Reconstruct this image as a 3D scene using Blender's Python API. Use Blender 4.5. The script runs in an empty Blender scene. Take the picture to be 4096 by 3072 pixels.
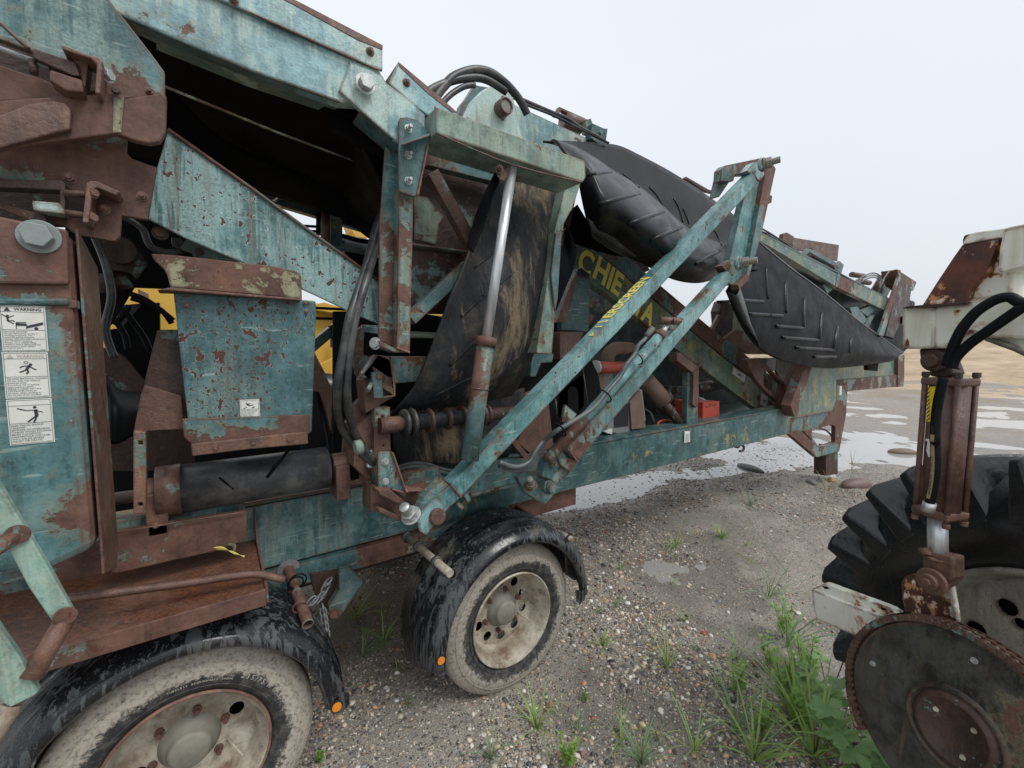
import bpy, bmesh, math, random
import numpy as np
from mathutils import Vector, Matrix, noise
from mathutils.geometry import tessellate_polygon
from mathutils.bvhtree import BVHTree
R = math.radians
sc = bpy.context.scene
COL = sc.collection
random.seed(7)
# ------------------------------------------------------------------ camera, sky, sun, exposure
PITCH, YAW, H = .0787, .6224, 1.79
FW = Vector((math.sin(YAW)*math.cos(PITCH), math.cos(YAW)*math.cos(PITCH), -math.sin(PITCH)))
RT = Vector((math.cos(YAW), -math.sin(YAW), 0)); UP = RT.cross(FW)
cam = bpy.data.cameras.new('camera'); cam.sensor_width = 36; cam.lens = 15.128; cam.clip_start = .02; cam.clip_end = 3000
co = bpy.data.objects.new('camera', cam); COL.objects.link(co); sc.camera = co
co.matrix_world = Matrix(((RT.x, UP.x, -FW.x, 0), (RT.y, UP.y, -FW.y, 0), (RT.z, UP.z, -FW.z, H), (0, 0, 0, 1)))
w = bpy.data.worlds.new('World'); sc.world = w; w.use_nodes = True
nt = w.node_tree; bg = nt.nodes['Background']
sky = nt.nodes.new('ShaderNodeTexSky'); sky.sky_type = 'NISHITA'; sky.sun_disc = False
sky.sun_elevation = R(58); sky.sun_rotation = R(200); sky.dust_density = 6; sky.air_density = 1.5
hs = nt.nodes.new('ShaderNodeHueSaturation'); hs.inputs['Saturation'].default_value = .25
mx = nt.nodes.new('ShaderNodeMix'); mx.data_type = 'RGBA'; mx.inputs[0].default_value = .86
geo = nt.nodes.new('ShaderNodeTexCoord'); sep = nt.nodes.new('ShaderNodeSeparateXYZ')
nt.links.new(geo.outputs['Generated'], sep.inputs[0])
cr = nt.nodes.new('ShaderNodeValToRGB')
cr.color_ramp.elements[0].position = 0; cr.color_ramp.elements[0].color = (6.6, 7.0, 7.5, 1)
cr.color_ramp.elements[1].position = .5; cr.color_ramp.elements[1].color = (7.9, 8.35, 8.95, 1)
nt.links.new(sep.outputs[2], cr.inputs[0])
cn = nt.nodes.new('ShaderNodeTexNoise'); cn.inputs['Scale'].default_value = 1.6; cn.inputs['Detail'].default_value = 3
nt.links.new(geo.outputs['Generated'], cn.inputs[0])
mr = nt.nodes.new('ShaderNodeMapRange'); mr.inputs[3].default_value = .93; mr.inputs[4].default_value = 1.07
nt.links.new(cn.outputs[0], mr.inputs[0])
vm = nt.nodes.new('ShaderNodeVectorMath'); vm.operation = 'SCALE'
nt.links.new(cr.outputs[0], vm.inputs[0]); nt.links.new(mr.outputs[0], vm.inputs[3])
nt.links.new(sky.outputs[0], hs.inputs['Color']); nt.links.new(hs.outputs[0], mx.inputs[6]); nt.links.new(vm.outputs[0], mx.inputs[7])
nt.links.new(mx.outputs[2], bg.inputs['Color']); bg.inputs['Strength'].default_value = .1
sun = bpy.data.lights.new('sun', 'SUN'); sun.energy = 1.5; sun.angle = R(25); sun.color = (1, .98, .94)
so = bpy.data.objects.new('sun', sun); COL.objects.link(so)
so.rotation_euler = Vector((-.25, .62, -.9)).to_track_quat('-Z', 'Y').to_euler()
sc.view_settings.view_transform = 'Standard'; sc.view_settings.look = 'None'; sc.view_settings.gamma = 1
sc.view_settings.exposure = .27
sc.cycles.max_bounces = 8; sc.cycles.diffuse_bounces = 5

# ------------------------------------------------------------------ measuring helpers: points of the real layout on known planes
ZM = dict(S=(0, 0, .54004), W=(0, 0, 1.), A=(0, 0, 1.659), B=(0, 800, 1.659), C=(0, 1700, 1.2093), D=(1000, 0, 1.659), E=(1200, 900, 1.508), F=(1400, 1800, 1.508),
          G=(1800, 300, 1.508), H=(2200, 900, 1.508), I=(3100, 800, 1.659), J=(3100, 1700, 1.2093), K=(1900, 2000, 1.5478), L=(900, 800, 2.37),
          M=(2100, 1000, 2.765), N=(3500, 850, 2.765), O=(3200, 2300, 2.148), R=(1350, 1400, 2.37), T=(2200, 1400, 2.765), U=(0, 1200, 2.765))
def ray(k, x, y):
    a, b, s = ZM[k]; x = a+x/s; y = b+y/s
    return FW+RT*((x-2048)/1721.2)-UP*((y-1536)/1721.2)
EYE = Vector((0, 0, H))
def at(k, x, y, Y):  d = ray(k, x, y); return EYE+d*(Y/d.y)
def atx(k, x, y, X): d = ray(k, x, y); return EYE+d*(X/d.x)
def atz(k, x, y, Z=0.): d = ray(k, x, y); return EYE+d*((Z-H)/d.z)
def atp(k, x, y, p, n): d = ray(k, x, y); return EYE+d*((p-EYE).dot(n)/d.dot(n))
def V(*a): return Vector(a)

# ------------------------------------------------------------------ mesh builder
def tag(o, label=None, cat=None, group=None, kind=None):
    if label: o['label'] = label
    if cat: o['category'] = cat
    if group: o['group'] = group
    if kind: o['kind'] = kind
    return o
def thing(name, loc, label, cat, group=None):
    o = bpy.data.objects.new(name, None); COL.objects.link(o); o.location = loc; o.empty_display_size = .1
    return tag(o, label, cat, group)
def basis(d):
    d = d.normalized(); a = Vector((0, 0, 1)) if abs(d.z) < .9 else Vector((1, 0, 0))
    u = d.cross(a).normalized(); return u, u.cross(d).normalized()
class MB:
    def __init__(s): s.v = []; s.f = []; s.sm = []
    def add(s, vs, fs, smooth=False):
        b = len(s.v); s.v += [Vector(p) for p in vs]; s.f += [tuple(b+i for i in f) for f in fs]; s.sm += [smooth]*len(fs); return s
    def prism(s, pts, dv, holes=()):
        loops = [list(pts)]+[list(h) for h in holes]; flat = [p for l in loops for p in l]; n = len(flat)
        nrm = Vector((0, 0, 0)); l = loops[0]
        for i in range(len(l)): nrm += l[i].cross(l[(i+1) % len(l)])
        if holes: fs = [tuple(t) for t in tessellate_polygon(loops)]
        else: fs = [tuple(range(len(l)))]
        vs = flat+[p+dv for p in flat]; out = list(fs)+[tuple(i+n for i in reversed(f)) for f in fs]
        b = 0
        for l in loops:
            m = len(l)
            for i in range(m): out.append((b+i, b+(i+1) % m, b+(i+1) % m+n, b+i+n))
            b += m
        return s.add(vs, out)
    def box(s, c, x, y, z):   # half vectors
        p = [c+x*i+y*j+z*k for i in (-1, 1) for j in (-1, 1) for k in (-1, 1)]
        return s.add(p, [(0, 1, 3, 2), (4, 6, 7, 5), (0, 4, 5, 1), (2, 3, 7, 6), (0, 2, 6, 4), (1, 5, 7, 3)])
    def bx(s, x0, x1, y0, y1, z0, z1):
        return s.box(V((x0+x1)/2, (y0+y1)/2, (z0+z1)/2), V((x1-x0)/2, 0, 0), V(0, (y1-y0)/2, 0), V(0, 0, (z1-z0)/2))
    def beam(s, a, b, wd, ht, up=None):
        d = (b-a); u, v = basis(d)
        if up is not None: u = d.cross(up).normalized(); v = u.cross(d).normalized()
        return s.box((a+b)/2, d/2, u*wd/2, v*ht/2)
    def tube(s, pts, r, seg=12, closed=False, caps=True, res=0):
        pts = [Vector(p) for p in pts]
        if res: pts = spline(pts, res)
        rs = r if isinstance(r, (list, tuple)) else [r]*len(pts)
        if len(rs) != len(pts): rs = [r[0]+(r[-1]-r[0])*i/(len(pts)-1) for i in range(len(pts))]
        n = len(pts); vs = []; u0 = None
        for i, p in enumerate(pts):
            d = (pts[(i+1) % n]-pts[i-1]) if closed else (pts[min(i+1, n-1)]-pts[max(i-1, 0)])
            if d.length < 1e-9: d = Vector((0, 0, 1))
            d.normalize()
            if u0 is None: u0, _ = basis(d)
            u = (u0-d*u0.dot(d)).normalized(); v = d.cross(u); u0 = u
            for k in range(seg):
                a = 2*math.pi*k/seg; vs.append(p+(u*math.cos(a)+v*math.sin(a))*rs[i])
        fs = []
        for i in range(n if closed else n-1):
            j = (i+1) % n
            for k in range(seg): fs.append((i*seg+k, i*seg+(k+1) % seg, j*seg+(k+1) % seg, j*seg+k))
        s.add(vs, fs, True)
        if caps and not closed:
            b = len(s.v)-len(vs)
            s.f.append(tuple(b+k for k in reversed(range(seg)))); s.sm.append(False)
            s.f.append(tuple(b+(n-1)*seg+k for k in range(seg))); s.sm.append(False)
        return s
    def lathe(s, o, ax, prof, seg=64, a0=0, a1=360, smooth=True, u=None):
        ax = ax.normalized()
        if u is None: u, v = basis(ax)
        else: v = ax.cross(u).normalized()
        full = abs(a1-a0) >= 360; m = seg if full else seg+1; n = len(prof); vs = []
        for i in range(m):
            a = R(a0+(a1-a0)*i/seg); d = u*math.cos(a)+v*math.sin(a)
            for (h, r) in prof: vs.append(o+ax*h+d*r)
        fs = []
        for i in range(seg):
            j = (i+1) % m
            for k in range(n-1): fs.append((i*n+k, i*n+k+1, j*n+k+1, j*n+k))
        return s.add(vs, fs, smooth)
    def hexa(s, c, ax, r, h, n=6, rot=0):
        u, v = basis(ax); p = [c+(u*math.cos(2*math.pi*i/n+rot)+v*math.sin(2*math.pi*i/n+rot))*r for i in range(n)]
        return s.prism(p, ax.normalized()*h)
    def disc(s, c, ax, r, h, n=24): return s.hexa(c, ax, r, h, n)
    def build(s, name, mat, parent=None, bevel=0, smooth=None, solid=0, sub=0):
        off = parent_loc(parent)
        me = bpy.data.meshes.new(name); me.from_pydata([p-off for p in s.v], [], s.f); me.update()
        me.polygons.foreach_set('use_smooth', s.sm if smooth is None else [smooth]*len(s.f))
        bm = bmesh.new(); bm.from_mesh(me); bmesh.ops.recalc_face_normals(bm, faces=bm.faces); bm.to_mesh(me); bm.free()
        me.materials.append(mat)
        o = bpy.data.objects.new(name, me); COL.objects.link(o)
        if parent: o.parent = parent
        if solid: m = o.modifiers.new('s', 'SOLIDIFY'); m.thickness = solid; m.offset = 0
        if sub: m = o.modifiers.new('u', 'SUBSURF'); m.levels = m.render_levels = sub
        if bevel:
            m = o.modifiers.new('b', 'BEVEL'); m.width = bevel; m.segments = 2; m.limit_method = 'ANGLE'; m.angle_limit = R(40)
        return o
def parent_loc(p):
    v = Vector((0, 0, 0))
    while p: v += p.location; p = p.parent
    return v
def spline(pts, res):
    out = []; n = len(pts)
    for i in range(n-1):
        p0, p1, p2, p3 = pts[max(i-1, 0)], pts[i], pts[i+1], pts[min(i+2, n-1)]
        for k in range(res):
            t = k/res; out.append(.5*((2*p1)+(-p0+p2)*t+(2*p0-5*p1+4*p2-p3)*t*t+(-p0+3*p1-3*p2+p3)*t**3))
    out.append(pts[-1]); return out
def sheet(rows, res=6, res2=6):
    rr = [spline(r, res) for r in rows]; cols = list(zip(*rr)); cols = [spline(list(c), res2) for c in cols]
    g = list(zip(*cols)); n = len(g[0]); m = MB()
    m.add([p for r in g for p in r], [(i*n+j, i*n+j+1, (i+1)*n+j+1, (i+1)*n+j) for i in range(len(g)-1) for j in range(n-1)], True)
    return m

# ------------------------------------------------------------------ materials
class NT:
    def __init__(s, name):
        s.m = bpy.data.materials.new(name); s.m.use_nodes = True; s.t = s.m.node_tree; s.b = s.t.nodes['Principled BSDF']
        s.tc = s.t.nodes.new('ShaderNodeTexCoord').outputs['Object']
    def n(s, typ, **k):
        n = s.t.nodes.new(typ)
        for a, b in k.items(): setattr(n, a, b)
        return n
    def link(s, a, b): s.t.links.new(a, b)
    def mapv(s, sc_=(1, 1, 1), loc=(0, 0, 0), rot=(0, 0, 0)):
        n = s.n('ShaderNodeMapping'); n.inputs[1].default_value = loc; n.inputs[2].default_value = rot; n.inputs[3].default_value = sc_; s.link(s.tc, n.inputs[0]); return n.outputs[0]
    def noise(s, scale, det=6, rough=.6, vec=None, dist=0):
        n = s.n('ShaderNodeTexNoise'); n.inputs['Scale'].default_value = scale; n.inputs['Detail'].default_value = det; n.inputs['Roughness'].default_value = rough
        n.inputs['Distortion'].default_value = dist; s.link(vec or s.tc, n.inputs[0]); return n.outputs[0]
    def voro(s, scale, vec=None, feat='F1', rnd=1):
        n = s.n('ShaderNodeTexVoronoi'); n.feature = feat; n.inputs['Scale'].default_value = scale; n.inputs['Randomness'].default_value = rnd; s.link(vec or s.tc, n.inputs[0]); return n
    def step(s, v, a, b, lo=0., hi=1.):
        n = s.n('ShaderNodeMapRange'); n.inputs[1].default_value = a; n.inputs[2].default_value = b; n.inputs[3].default_value = lo; n.inputs[4].default_value = hi; s.link(v, n.inputs[0]); return n.outputs[0]
    def math(s, op, a, b=None):
        n = s.n('ShaderNodeMath'); n.operation = op
        for i, x in enumerate((a, b)):
            if x is None: continue
            if isinstance(x, (int, float)): n.inputs[i].default_value = x if not (i and n.type == "MIX") else (x, x, x, 1)
            else: s.link(x, n.inputs[i])
        return n.outputs[0]
    def mix(s, f, a, b, bt='MIX'):
        n = s.n('ShaderNodeMix'); n.data_type = 'RGBA'; n.blend_type = bt
        for i, x in ((0, f), (6, a), (7, b)):
            if isinstance(x, (int, float)): n.inputs[i].default_value = x if not (i and n.type == "MIX") else (x, x, x, 1)
            elif isinstance(x, tuple): n.inputs[i].default_value = (*x, 1)
            else: s.link(x, n.inputs[i])
        return n.outputs[2]
    def ramp(s, v, stops):
        n = s.n('ShaderNodeValToRGB'); e = n.color_ramp.elements
        while len(e) < len(stops): e.new(.5)
        for q, (p, c) in zip(e, stops): q.position = p; q.color = (*c, 1)
        s.link(v, n.inputs[0]); return n.outputs[0]
    def bump(s, h, st=.5, d=.01):
        n = s.n('ShaderNodeBump'); n.inputs['Strength'].default_value = st; n.inputs['Distance'].default_value = d; s.link(h, n.inputs['Height']); s.link(n.outputs[0], s.b.inputs['Normal'])
    def out(s, col=None, rough=None, metal=None, spec=None):
        for x, k in ((col, 'Base Color'), (rough, 'Roughness'), (metal, 'Metallic'), (spec, 'Specular IOR Level')):
            if x is None: continue
            if isinstance(x, tuple): s.b.inputs[k].default_value = (*x, 1)
            elif isinstance(x, (int, float)): s.b.inputs[k].default_value = x
            else: s.link(x, s.b.inputs[k])
        return s.m
def rustcol(k, sc_=1.):
    n = k.noise(9, 12, .78); c = k.ramp(n, [(.30, (.040*sc_, .021*sc_, .017*sc_)), (.46, (.110*sc_, .056*sc_, .043*sc_)), (.60, (.175*sc_, .092*sc_, .068*sc_)), (.75, (.27*sc_, .155*sc_, .105*sc_))])
    return k.mix(k.step(k.noise(2.3, 6, .7), .55, .72, 0, .6), c, (.21*sc_, .098*sc_, .048*sc_))
def paint(name, rust=.5, c0=(.030, .088, .096), c1=(.070, .160, .168), c2=(.24, .34, .31), chalk=.25, drip=.5, seed=0, edge=.018, spots=.5, yel=0., rsc=2.6, ccol=(.40, .43, .30)):
    k = NT(name); P = k.mapv(loc=(seed*3.1, seed*1.7, seed*.9)); k.tc = P
    big = k.noise(rsc, 14, .72, dist=.25); fine = k.noise(90, 4, .65); reg = k.noise(.9, 3, .5, vec=k.mapv(loc=(2.2, seed, 4)))
    f = k.math('ADD', k.math('MULTIPLY', big, .62), k.math('MULTIPLY', reg, .50))
    thr = .745-.36*rust
    if edge:
        bv = k.n('ShaderNodeBevel'); bv.samples = 4; bv.inputs[0].default_value = edge
        g = k.n('ShaderNodeNewGeometry'); dp = k.n('ShaderNodeVectorMath'); dp.operation = 'DOT_PRODUCT'
        k.link(bv.outputs[0], dp.inputs[0]); k.link(g.outputs['Normal'], dp.inputs[1])
        e = k.step(dp.outputs['Value'], .995, .88, 0, .17+.12*rust)
        f = k.math('ADD', f, k.math('MULTIPLY', e, k.step(k.noise(7, 5, .7), .34, .55)))
    m = k.step(f, thr, thr+.008)
    ms = rim_ = None
    gate = k.step(k.noise(1.9, 3, vec=k.mapv(loc=(seed, 5, 2))), .36, .62, 0, .12)
    for sc1, t1 in ((30, .0), (70, .005), (140, .01)):
        sp = k.math('ADD', k.noise(sc1, 2, .55, vec=k.mapv(loc=(seed, sc1, 0), sc_=(1, 1, .8))), gate)
        ms = k.math('MAXIMUM', ms, k.step(sp, t1+.865-.10*spots, t1+.873-.10*spots)) if ms else k.step(sp, t1+.865-.10*spots, t1+.873-.10*spots); rim_ = k.math('MAXIMUM', rim_, k.step(sp, t1+.847-.10*spots, t1+.853-.10*spots)) if rim_ else k.step(sp, t1+.847-.10*spots, t1+.853-.10*spots)
    big2 = k.noise(2.0, 9, .66, vec=k.mapv(loc=(9+seed, 3, 2)))
    base = k.mix(k.step(big2, .38, .62), c0, c1)
    base = k.mix(k.step(k.noise(11, 9, .72, vec=k.mapv(loc=(1, seed, 2))), .44, .60, 0, .65), base, tuple(min(.9, x*1.55+.03) for x in c1))
    base = k.mix(k.step(k.noise(48, 6, .75, vec=k.mapv(loc=(6, seed, 3), sc_=(1, 1, .6))), .54, .64, 0, .55), base, tuple(x*.45 for x in c0))
    drips = k.noise(1, 4, .6, vec=k.mapv(sc_=(46, 46, 3.2)), dist=.35)
    top = k.noise(1.6, 8, .65, vec=k.mapv(loc=(3, 8+seed, 1)))
    cm = k.step(k.math('ADD', top, k.math('MULTIPLY', drips, .30)), .74-.22*chalk, .80-.22*chalk)
    crk = k.step(k.noise(120, 5, .8), .40, .56)
    base = k.mix(k.math('MULTIPLY', cm, k.step(crk, 0, 1, .30, .9)), base, c2)
    base = k.mix(k.step(drips, .56, .62, 0, .55*drip), base, tuple(x*.75 for x in c0))
    wsh = k.noise(4, 8, .75, vec=k.mapv(loc=(2, 1, 7+seed)))
    base = k.mix(k.step(wsh, .54, .66, 0, .6), base, ccol if yel else c2)
    if yel: base = k.mix(k.step(k.noise(3.1, 9, .78, vec=k.mapv(loc=(5, 5, seed))), .62-.2*yel, .68-.2*yel, 0, .8), base, (.36, .29, .09))
    halo = k.step(f, thr-.03, thr, 0, .6); base = k.mix(k.math('MULTIPLY', halo, k.step(crk, 0, 1, .4, 1)), base, (.27, .22, .13))
    scr = k.noise(1, 3, .6, vec=k.mapv(sc_=(7, 7, 70), rot=(.3, .8, 0))); base = k.mix(k.step(scr, .64, .67, 0, .5 if c1[1] > .1 else .0), base, (.36, .46, .43))
    rc = rustcol(k)
    base = k.mix(k.math('MULTIPLY', rim_, .6), base, tuple(min(.8, x*1.3+.05) for x in c2))
    col = k.mix(m, base, rc); col = k.mix(ms, col, (.095, .036, .028)); m = k.math('MAXIMUM', m, ms)
    grime = k.noise(1, 4, .6, vec=k.mapv(sc_=(14, 14, 1.6), loc=(4, 2, 1))); col = k.mix(k.step(grime, .5, .75, 0, .45), col, (.055, .042, .032))
    rr_ = k.noise(1, 4, .6, vec=k.mapv(sc_=(30, 30, 2.2), loc=(1, 2, seed))); col = k.mix(k.step(rr_, .58, .72, 0, .55), col, (.17, .095, .06))
    k.bump(k.math('ADD', k.math('MULTIPLY', m, -.5), k.math('ADD', k.math('MULTIPLY', fine, .45), k.math('MULTIPLY', k.noise(7, 3), .5))), .6, .006)
    return k.out(col, k.step(k.math('ADD', m, k.math('MULTIPLY', k.noise(9, 4), .6)), .1, 1.1, .25, .6), 0, .35)
M = {}
M['teal'] = paint('teal_paint', .30, c0=(.028, .084, .090), c1=(.068, .150, .155), seed=1)
M['tealdark'] = paint('dark_teal_paint', .16, c0=(.024, .070, .074), c1=(.046, .112, .117), c2=(.12, .20, .19), chalk=.2, seed=2, yel=.25, spots=.35, ccol=(.14, .19, .13))
M['tealrust'] = paint('rusted_teal_paint', .52, seed=3, spots=.8)
M['rustteal'] = paint('rust_with_teal_remains', .57, seed=4, spots=.8, c2=(.25, .33, .27))
M['teallight'] = paint('pale_teal_paint', .26, c0=(.14, .265, .295), c1=(.215, .365, .39), c2=(.50, .60, .52), chalk=.55, seed=5, spots=.3, drip=.15)
M['tealarm'] = paint('arm_teal_paint', .25, c0=(.052, .140, .145), c1=(.105, .235, .24), c2=(.28, .47, .47), chalk=.40, seed=6, spots=.85, drip=1.0)
M['tealpit'] = paint('pitted_teal_paint', .12, c0=(.032, .088, .098), c1=(.062, .142, .152), c2=(.17, .25, .23), chalk=.25, seed=7, spots=1.15)
M['ladder'] = paint('ladder_teal', .02, c0=(.11, .25, .23), c1=(.19, .36, .32), c2=(.36, .45, .36), chalk=.5, seed=14, spots=.6)
M['wing'] = paint('streaked_teal_paint', .16, c0=(.038, .110, .118), c1=(.10, .21, .215), c2=(.32, .46, .44), chalk=.9, drip=1.3, seed=3, spots=.95)
M['column'] = paint('column_paint', .50, seed=16, spots=.9)
M['lip'] = paint('chalky_yellow_green_paint', .30, c0=(.09, .155, .135), c1=(.22, .25, .17), c2=(.36, .34, .20), chalk=.6, seed=8, spots=1.0, yel=.1)
M['barpaint'] = paint('grey_green_paint', .26, c0=(.10, .165, .145), c1=(.19, .265, .22), c2=(.34, .40, .31), chalk=.5, seed=9, spots=.2)
M['yelteal'] = paint('overpainted_green_yellow', .26, c0=(.05, .115, .11), c1=(.10, .165, .13), c2=(.18, .22, .14), chalk=.3, seed=10, yel=.45, spots=.4)
def rustm(name, s, mixteal=0., teal=.5):
    k = NT(name); c = rustcol(k, s)
    if mixteal: c = k.mix(k.step(k.noise(75, 8, .85), .40, .58), (.030, .014, .009), (.19, .070, .032)); c = k.mix(k.step(k.noise(26, 9, .8, vec=k.mapv(loc=(4, 4, 4))), .58, .62, 0, .8), c, (.26, .12, .055))
    c = k.mix(k.step(k.noise(4, 9, .75), .47, .62, 0, .7), c, (.175*s, .095*s, .065*s)); c = k.mix(k.step(k.noise(22, 6, .75), .53, .66, 0, .7), c, (.05*s, .03*s, .026*s))
    if teal: c = k.mix(k.step(k.math('ADD', k.noise(5, 10, .78, vec=k.mapv(loc=(3, 1, 8))), k.math('MULTIPLY', k.noise(1.2, 2), .3)), .765-.05*teal, .775-.05*teal), c, (.13, .21, .19))
    c = k.mix(k.step(k.noise(1, 4, vec=k.mapv(sc_=(16, 16, 2))), .55, .75, 0, .6 if not mixteal else 0.), c, (.045, .03, .026)); c = k.mix(k.step(k.noise(1, 4, .6, vec=k.mapv(sc_=(26, 26, 2.4), loc=(5, 5, 5))), .58, .7, 0, .5 if not mixteal else 0.), c, (.26*s, .15*s, .09*s))
    k.bump(k.math('ADD', k.noise(60, 5, .7), k.math('MULTIPLY', k.noise(9, 4), .6)), .7, .006); return k.out(c, k.step(k.noise(8, 5), .35, .65, .32, .65), 0, .5)
M['rustchain'] = rustm('chain_rust', .62); M['rust'] = rustm('brown_rust', 1.0); M['rustdark'] = rustm('dark_rust', .42); M['rustlight'] = rustm('pinkish_rust', 1.5)
M['rustpan'] = rustm('flaking_rust', .85, 1, 0)
def rubber(name, col=(.007, .0075, .0085), rough=.30, mud=0, bumpy=.12, dust=0., gl=.5):
    k = NT(name); n = k.noise(6, 8, .7); c = k.mix(k.step(n, .45, .75), col, tuple(min(1, x*2.0) for x in col))
    r = k.step(k.noise(5, 6, .7), .3, .7, rough-.08, rough+.16)
    if mud:
        s_ = k.n('ShaderNodeSeparateXYZ'); k.link(k.tc, s_.inputs[0])
        pa, pb = at('E', 1400, 50, 1.74)-V(.2, 2.1, 0), at('E', 1190, 900, 1.70)-V(.2, 2.1, 0); sl = (pa.x-pb.x)/(pa.z-pb.z)
        dx = k.math('ABSOLUTE', k.math('SUBTRACT', s_.outputs[0], k.math('ADD', k.math('MULTIPLY', s_.outputs[2], sl), pb.x-sl*pb.z)))
        mm = k.math('ADD', k.noise(1, 9, .75, vec=k.mapv(sc_=(8, 8, 2.2), loc=(1.2, 0, .4)), dist=.5), k.math('MULTIPLY', dx, -.6))
        mk = k.math('MULTIPLY', k.step(mm, .44, .56), k.step(k.noise(70, 4, .7), .3, .5, .35, 1)); c = k.mix(k.math('MULTIPLY', mk, .55), c, (.31, .235, .14)); r = k.mix(mk, r, .8)
        c = k.mix(k.step(k.noise(3, 8, .75, vec=k.mapv(loc=(7, 7, 7))), .54, .7, 0, .6), c, (.12, .10, .075))
    if dust: c = k.mix(k.step(k.noise(8, 8, .75), .46, .6, 0, dust), c, (.26, .25, .22))
    hb = k.math('ADD', k.noise(45, 5), k.math('MULTIPLY', k.noise(5, 4), 2))
    if mud: hb = k.math('ADD', hb, k.math('MULTIPLY', k.noise(1, 4, .5, vec=k.mapv(sc_=(9, 9, .9), rot=(0, .15, 0))), 14))
    k.bump(hb, bumpy if not mud else .5, .006); return k.out(c, r, 0, gl)
M['belt'] = rubber('wet_black_rubber_belt', (.006, .0065, .0075), .45, bumpy=.10, gl=.10)
M['drum'] = rubber('scuffed_drum_lagging', (.035, .037, .042), .34, bumpy=.15, dust=.3, gl=.5)
M['beltgloss'] = rubber('glossy_wet_belt', (.006, .0065, .0075), .27, bumpy=.08, gl=.26); M['beltdark'] = rubber('shaded_black_belt', (.003, .003, .0035), .8, gl=.08)  # beltdark: belt rubber darkened to carry the shade of undersides
M['beltmud'] = rubber('muddy_rubber_belt', (.016, .017, .019), .5, mud=1.0, gl=.2); M['hose'] = rubber('hose_rubber', (.018, .02, .022), .36, bumpy=.25, dust=.22)
M['hosegrey'] = rubber('grey_hose_rubber', (.06, .072, .075), .4, bumpy=.2, dust=.3)
M['void'] = rubber('black_steel_and_shade', (.006, .006, .007), .7, gl=.15)  # near-black standing in for shade in recesses, also for black steel parts
M['baydark'] = paint('shaded_bay_paint', .2, c0=(.012, .022, .024), c1=(.022, .04, .042), c2=(.03, .045, .045), chalk=.1, seed=12, edge=0, spots=.3)  # near-black teal: the bay's shade is put into the wall colour
def metal(name, col, rough, sc_=(60, 60, 3)):
    k = NT(name); n = k.noise(1, 4, vec=k.mapv(sc_=sc_)); c = k.mix(k.step(n, .3, .7), col, tuple(x*.55 for x in col)); k.bump(n, .15, .002); return k.out(c, rough, .55)
M['chrome'] = metal('scratched_chrome_rod', (.80, .82, .84), .38); M['zinc'] = metal('zinc_bolt', (.55, .57, .56), .42, (80, 80, 80))
def fender():
    k = NT('scuffed_black_plastic_fender'); g = k.noise(1, 8, .7, vec=k.mapv(sc_=(42, 42, 4)), dist=.5); ng = k.n('ShaderNodeNewGeometry'); sz = k.n('ShaderNodeSeparateXYZ'); k.link(ng.outputs['Normal'], sz.inputs[0])
    g = k.math('ADD', g, k.math('MULTIPLY', k.noise(2.6, 4), .5)); mk = k.step(g, .775, .80)
    c = k.mix(k.math('MULTIPLY', mk, .75), (.009, .010, .012), (.085, .093, .098)); dustm = k.step(k.math('ADD', k.noise(3, 9, .75, vec=k.mapv(loc=(3.3, 5, 2))), 0), .56, .68, 0, .6)
    c = k.mix(dustm, c, (.15, .13, .10)); c = k.mix(k.step(k.noise(160, 3), .60, .66, 0, .35), c, (.16, .16, .155))
    k.bump(k.math('ADD', g, k.math('MULTIPLY', k.noise(50, 3), .4)), .15, .003); return k.out(c, k.step(mk, 0, 1, .20, .5), 0, .5)
M['fender'] = fender()
def tyre(name, center, rim, dust):
    k = NT(name); s = k.n('ShaderNodeVectorMath'); s.operation = 'SUBTRACT'; k.link(k.tc, s.inputs[0]); s.inputs[1].default_value = center
    ml = k.n('ShaderNodeVectorMath'); ml.operation = 'MULTIPLY'; k.link(s.outputs[0], ml.inputs[0]); ml.inputs[1].default_value = (1, 0, 1)
    ln = k.n('ShaderNodeVectorMath'); ln.operation = 'LENGTH'; k.link(ml.outputs[0], ln.inputs[0]); r = ln.outputs['Value']
    nz = k.noise(7, 7, .7); grit = k.noise(70, 5, .8)
    m = k.step(k.math('ADD', r, k.math('ADD', k.math('MULTIPLY', k.math('SUBTRACT', nz, .5), .10), k.math('MULTIPLY', k.math('SUBTRACT', grit, .5), .09))), rim+.058, rim+.075)
    m = k.math('MULTIPLY', m, k.step(grit, .32, .5, .3, 1)); m = k.math('MULTIPLY', m, dust)
    lighter = k.mix(grit, (.27, .24, .20), (.56, .51, .43))
    c = k.mix(m, k.mix(k.step(k.noise(25, 6, .8), .45, .62, 0, .6), (.032, .034, .037), (.16, .15, .135)), lighter)
    k.bump(k.math('ADD', k.math('MULTIPLY', grit, .8), k.math('MULTIPLY', m, .5)), .5, .004); return k.out(c, k.step(m, 0, 1, .5, .85), 0, .3)
def rimm():
    k = NT('dirty_cream_wheel_paint'); c = k.mix(k.step(k.noise(6, 9, .75), .38, .6), (.56, .52, .43), (.25, .205, .15)); c = k.mix(k.step(k.noise(3, 8, .7, vec=k.mapv(loc=(8, 2, 1))), .52, .66, 0, .5), c, (.15, .11, .08))
    c = k.mix(k.step(k.noise(17, 6, .75), .56, .66, 0, .7), c, (.11, .08, .06)); c = k.mix(k.step(k.noise(5, 6, .7, vec=k.mapv(loc=(4, 4, 4))), .58, .64, 0, .8), c, (.17, .09, .06))
    k.bump(k.noise(30, 5, .7), .3, .004); return k.out(c, .6)
M['rim'] = rimm()
M['rimgrey'] = None
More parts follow.
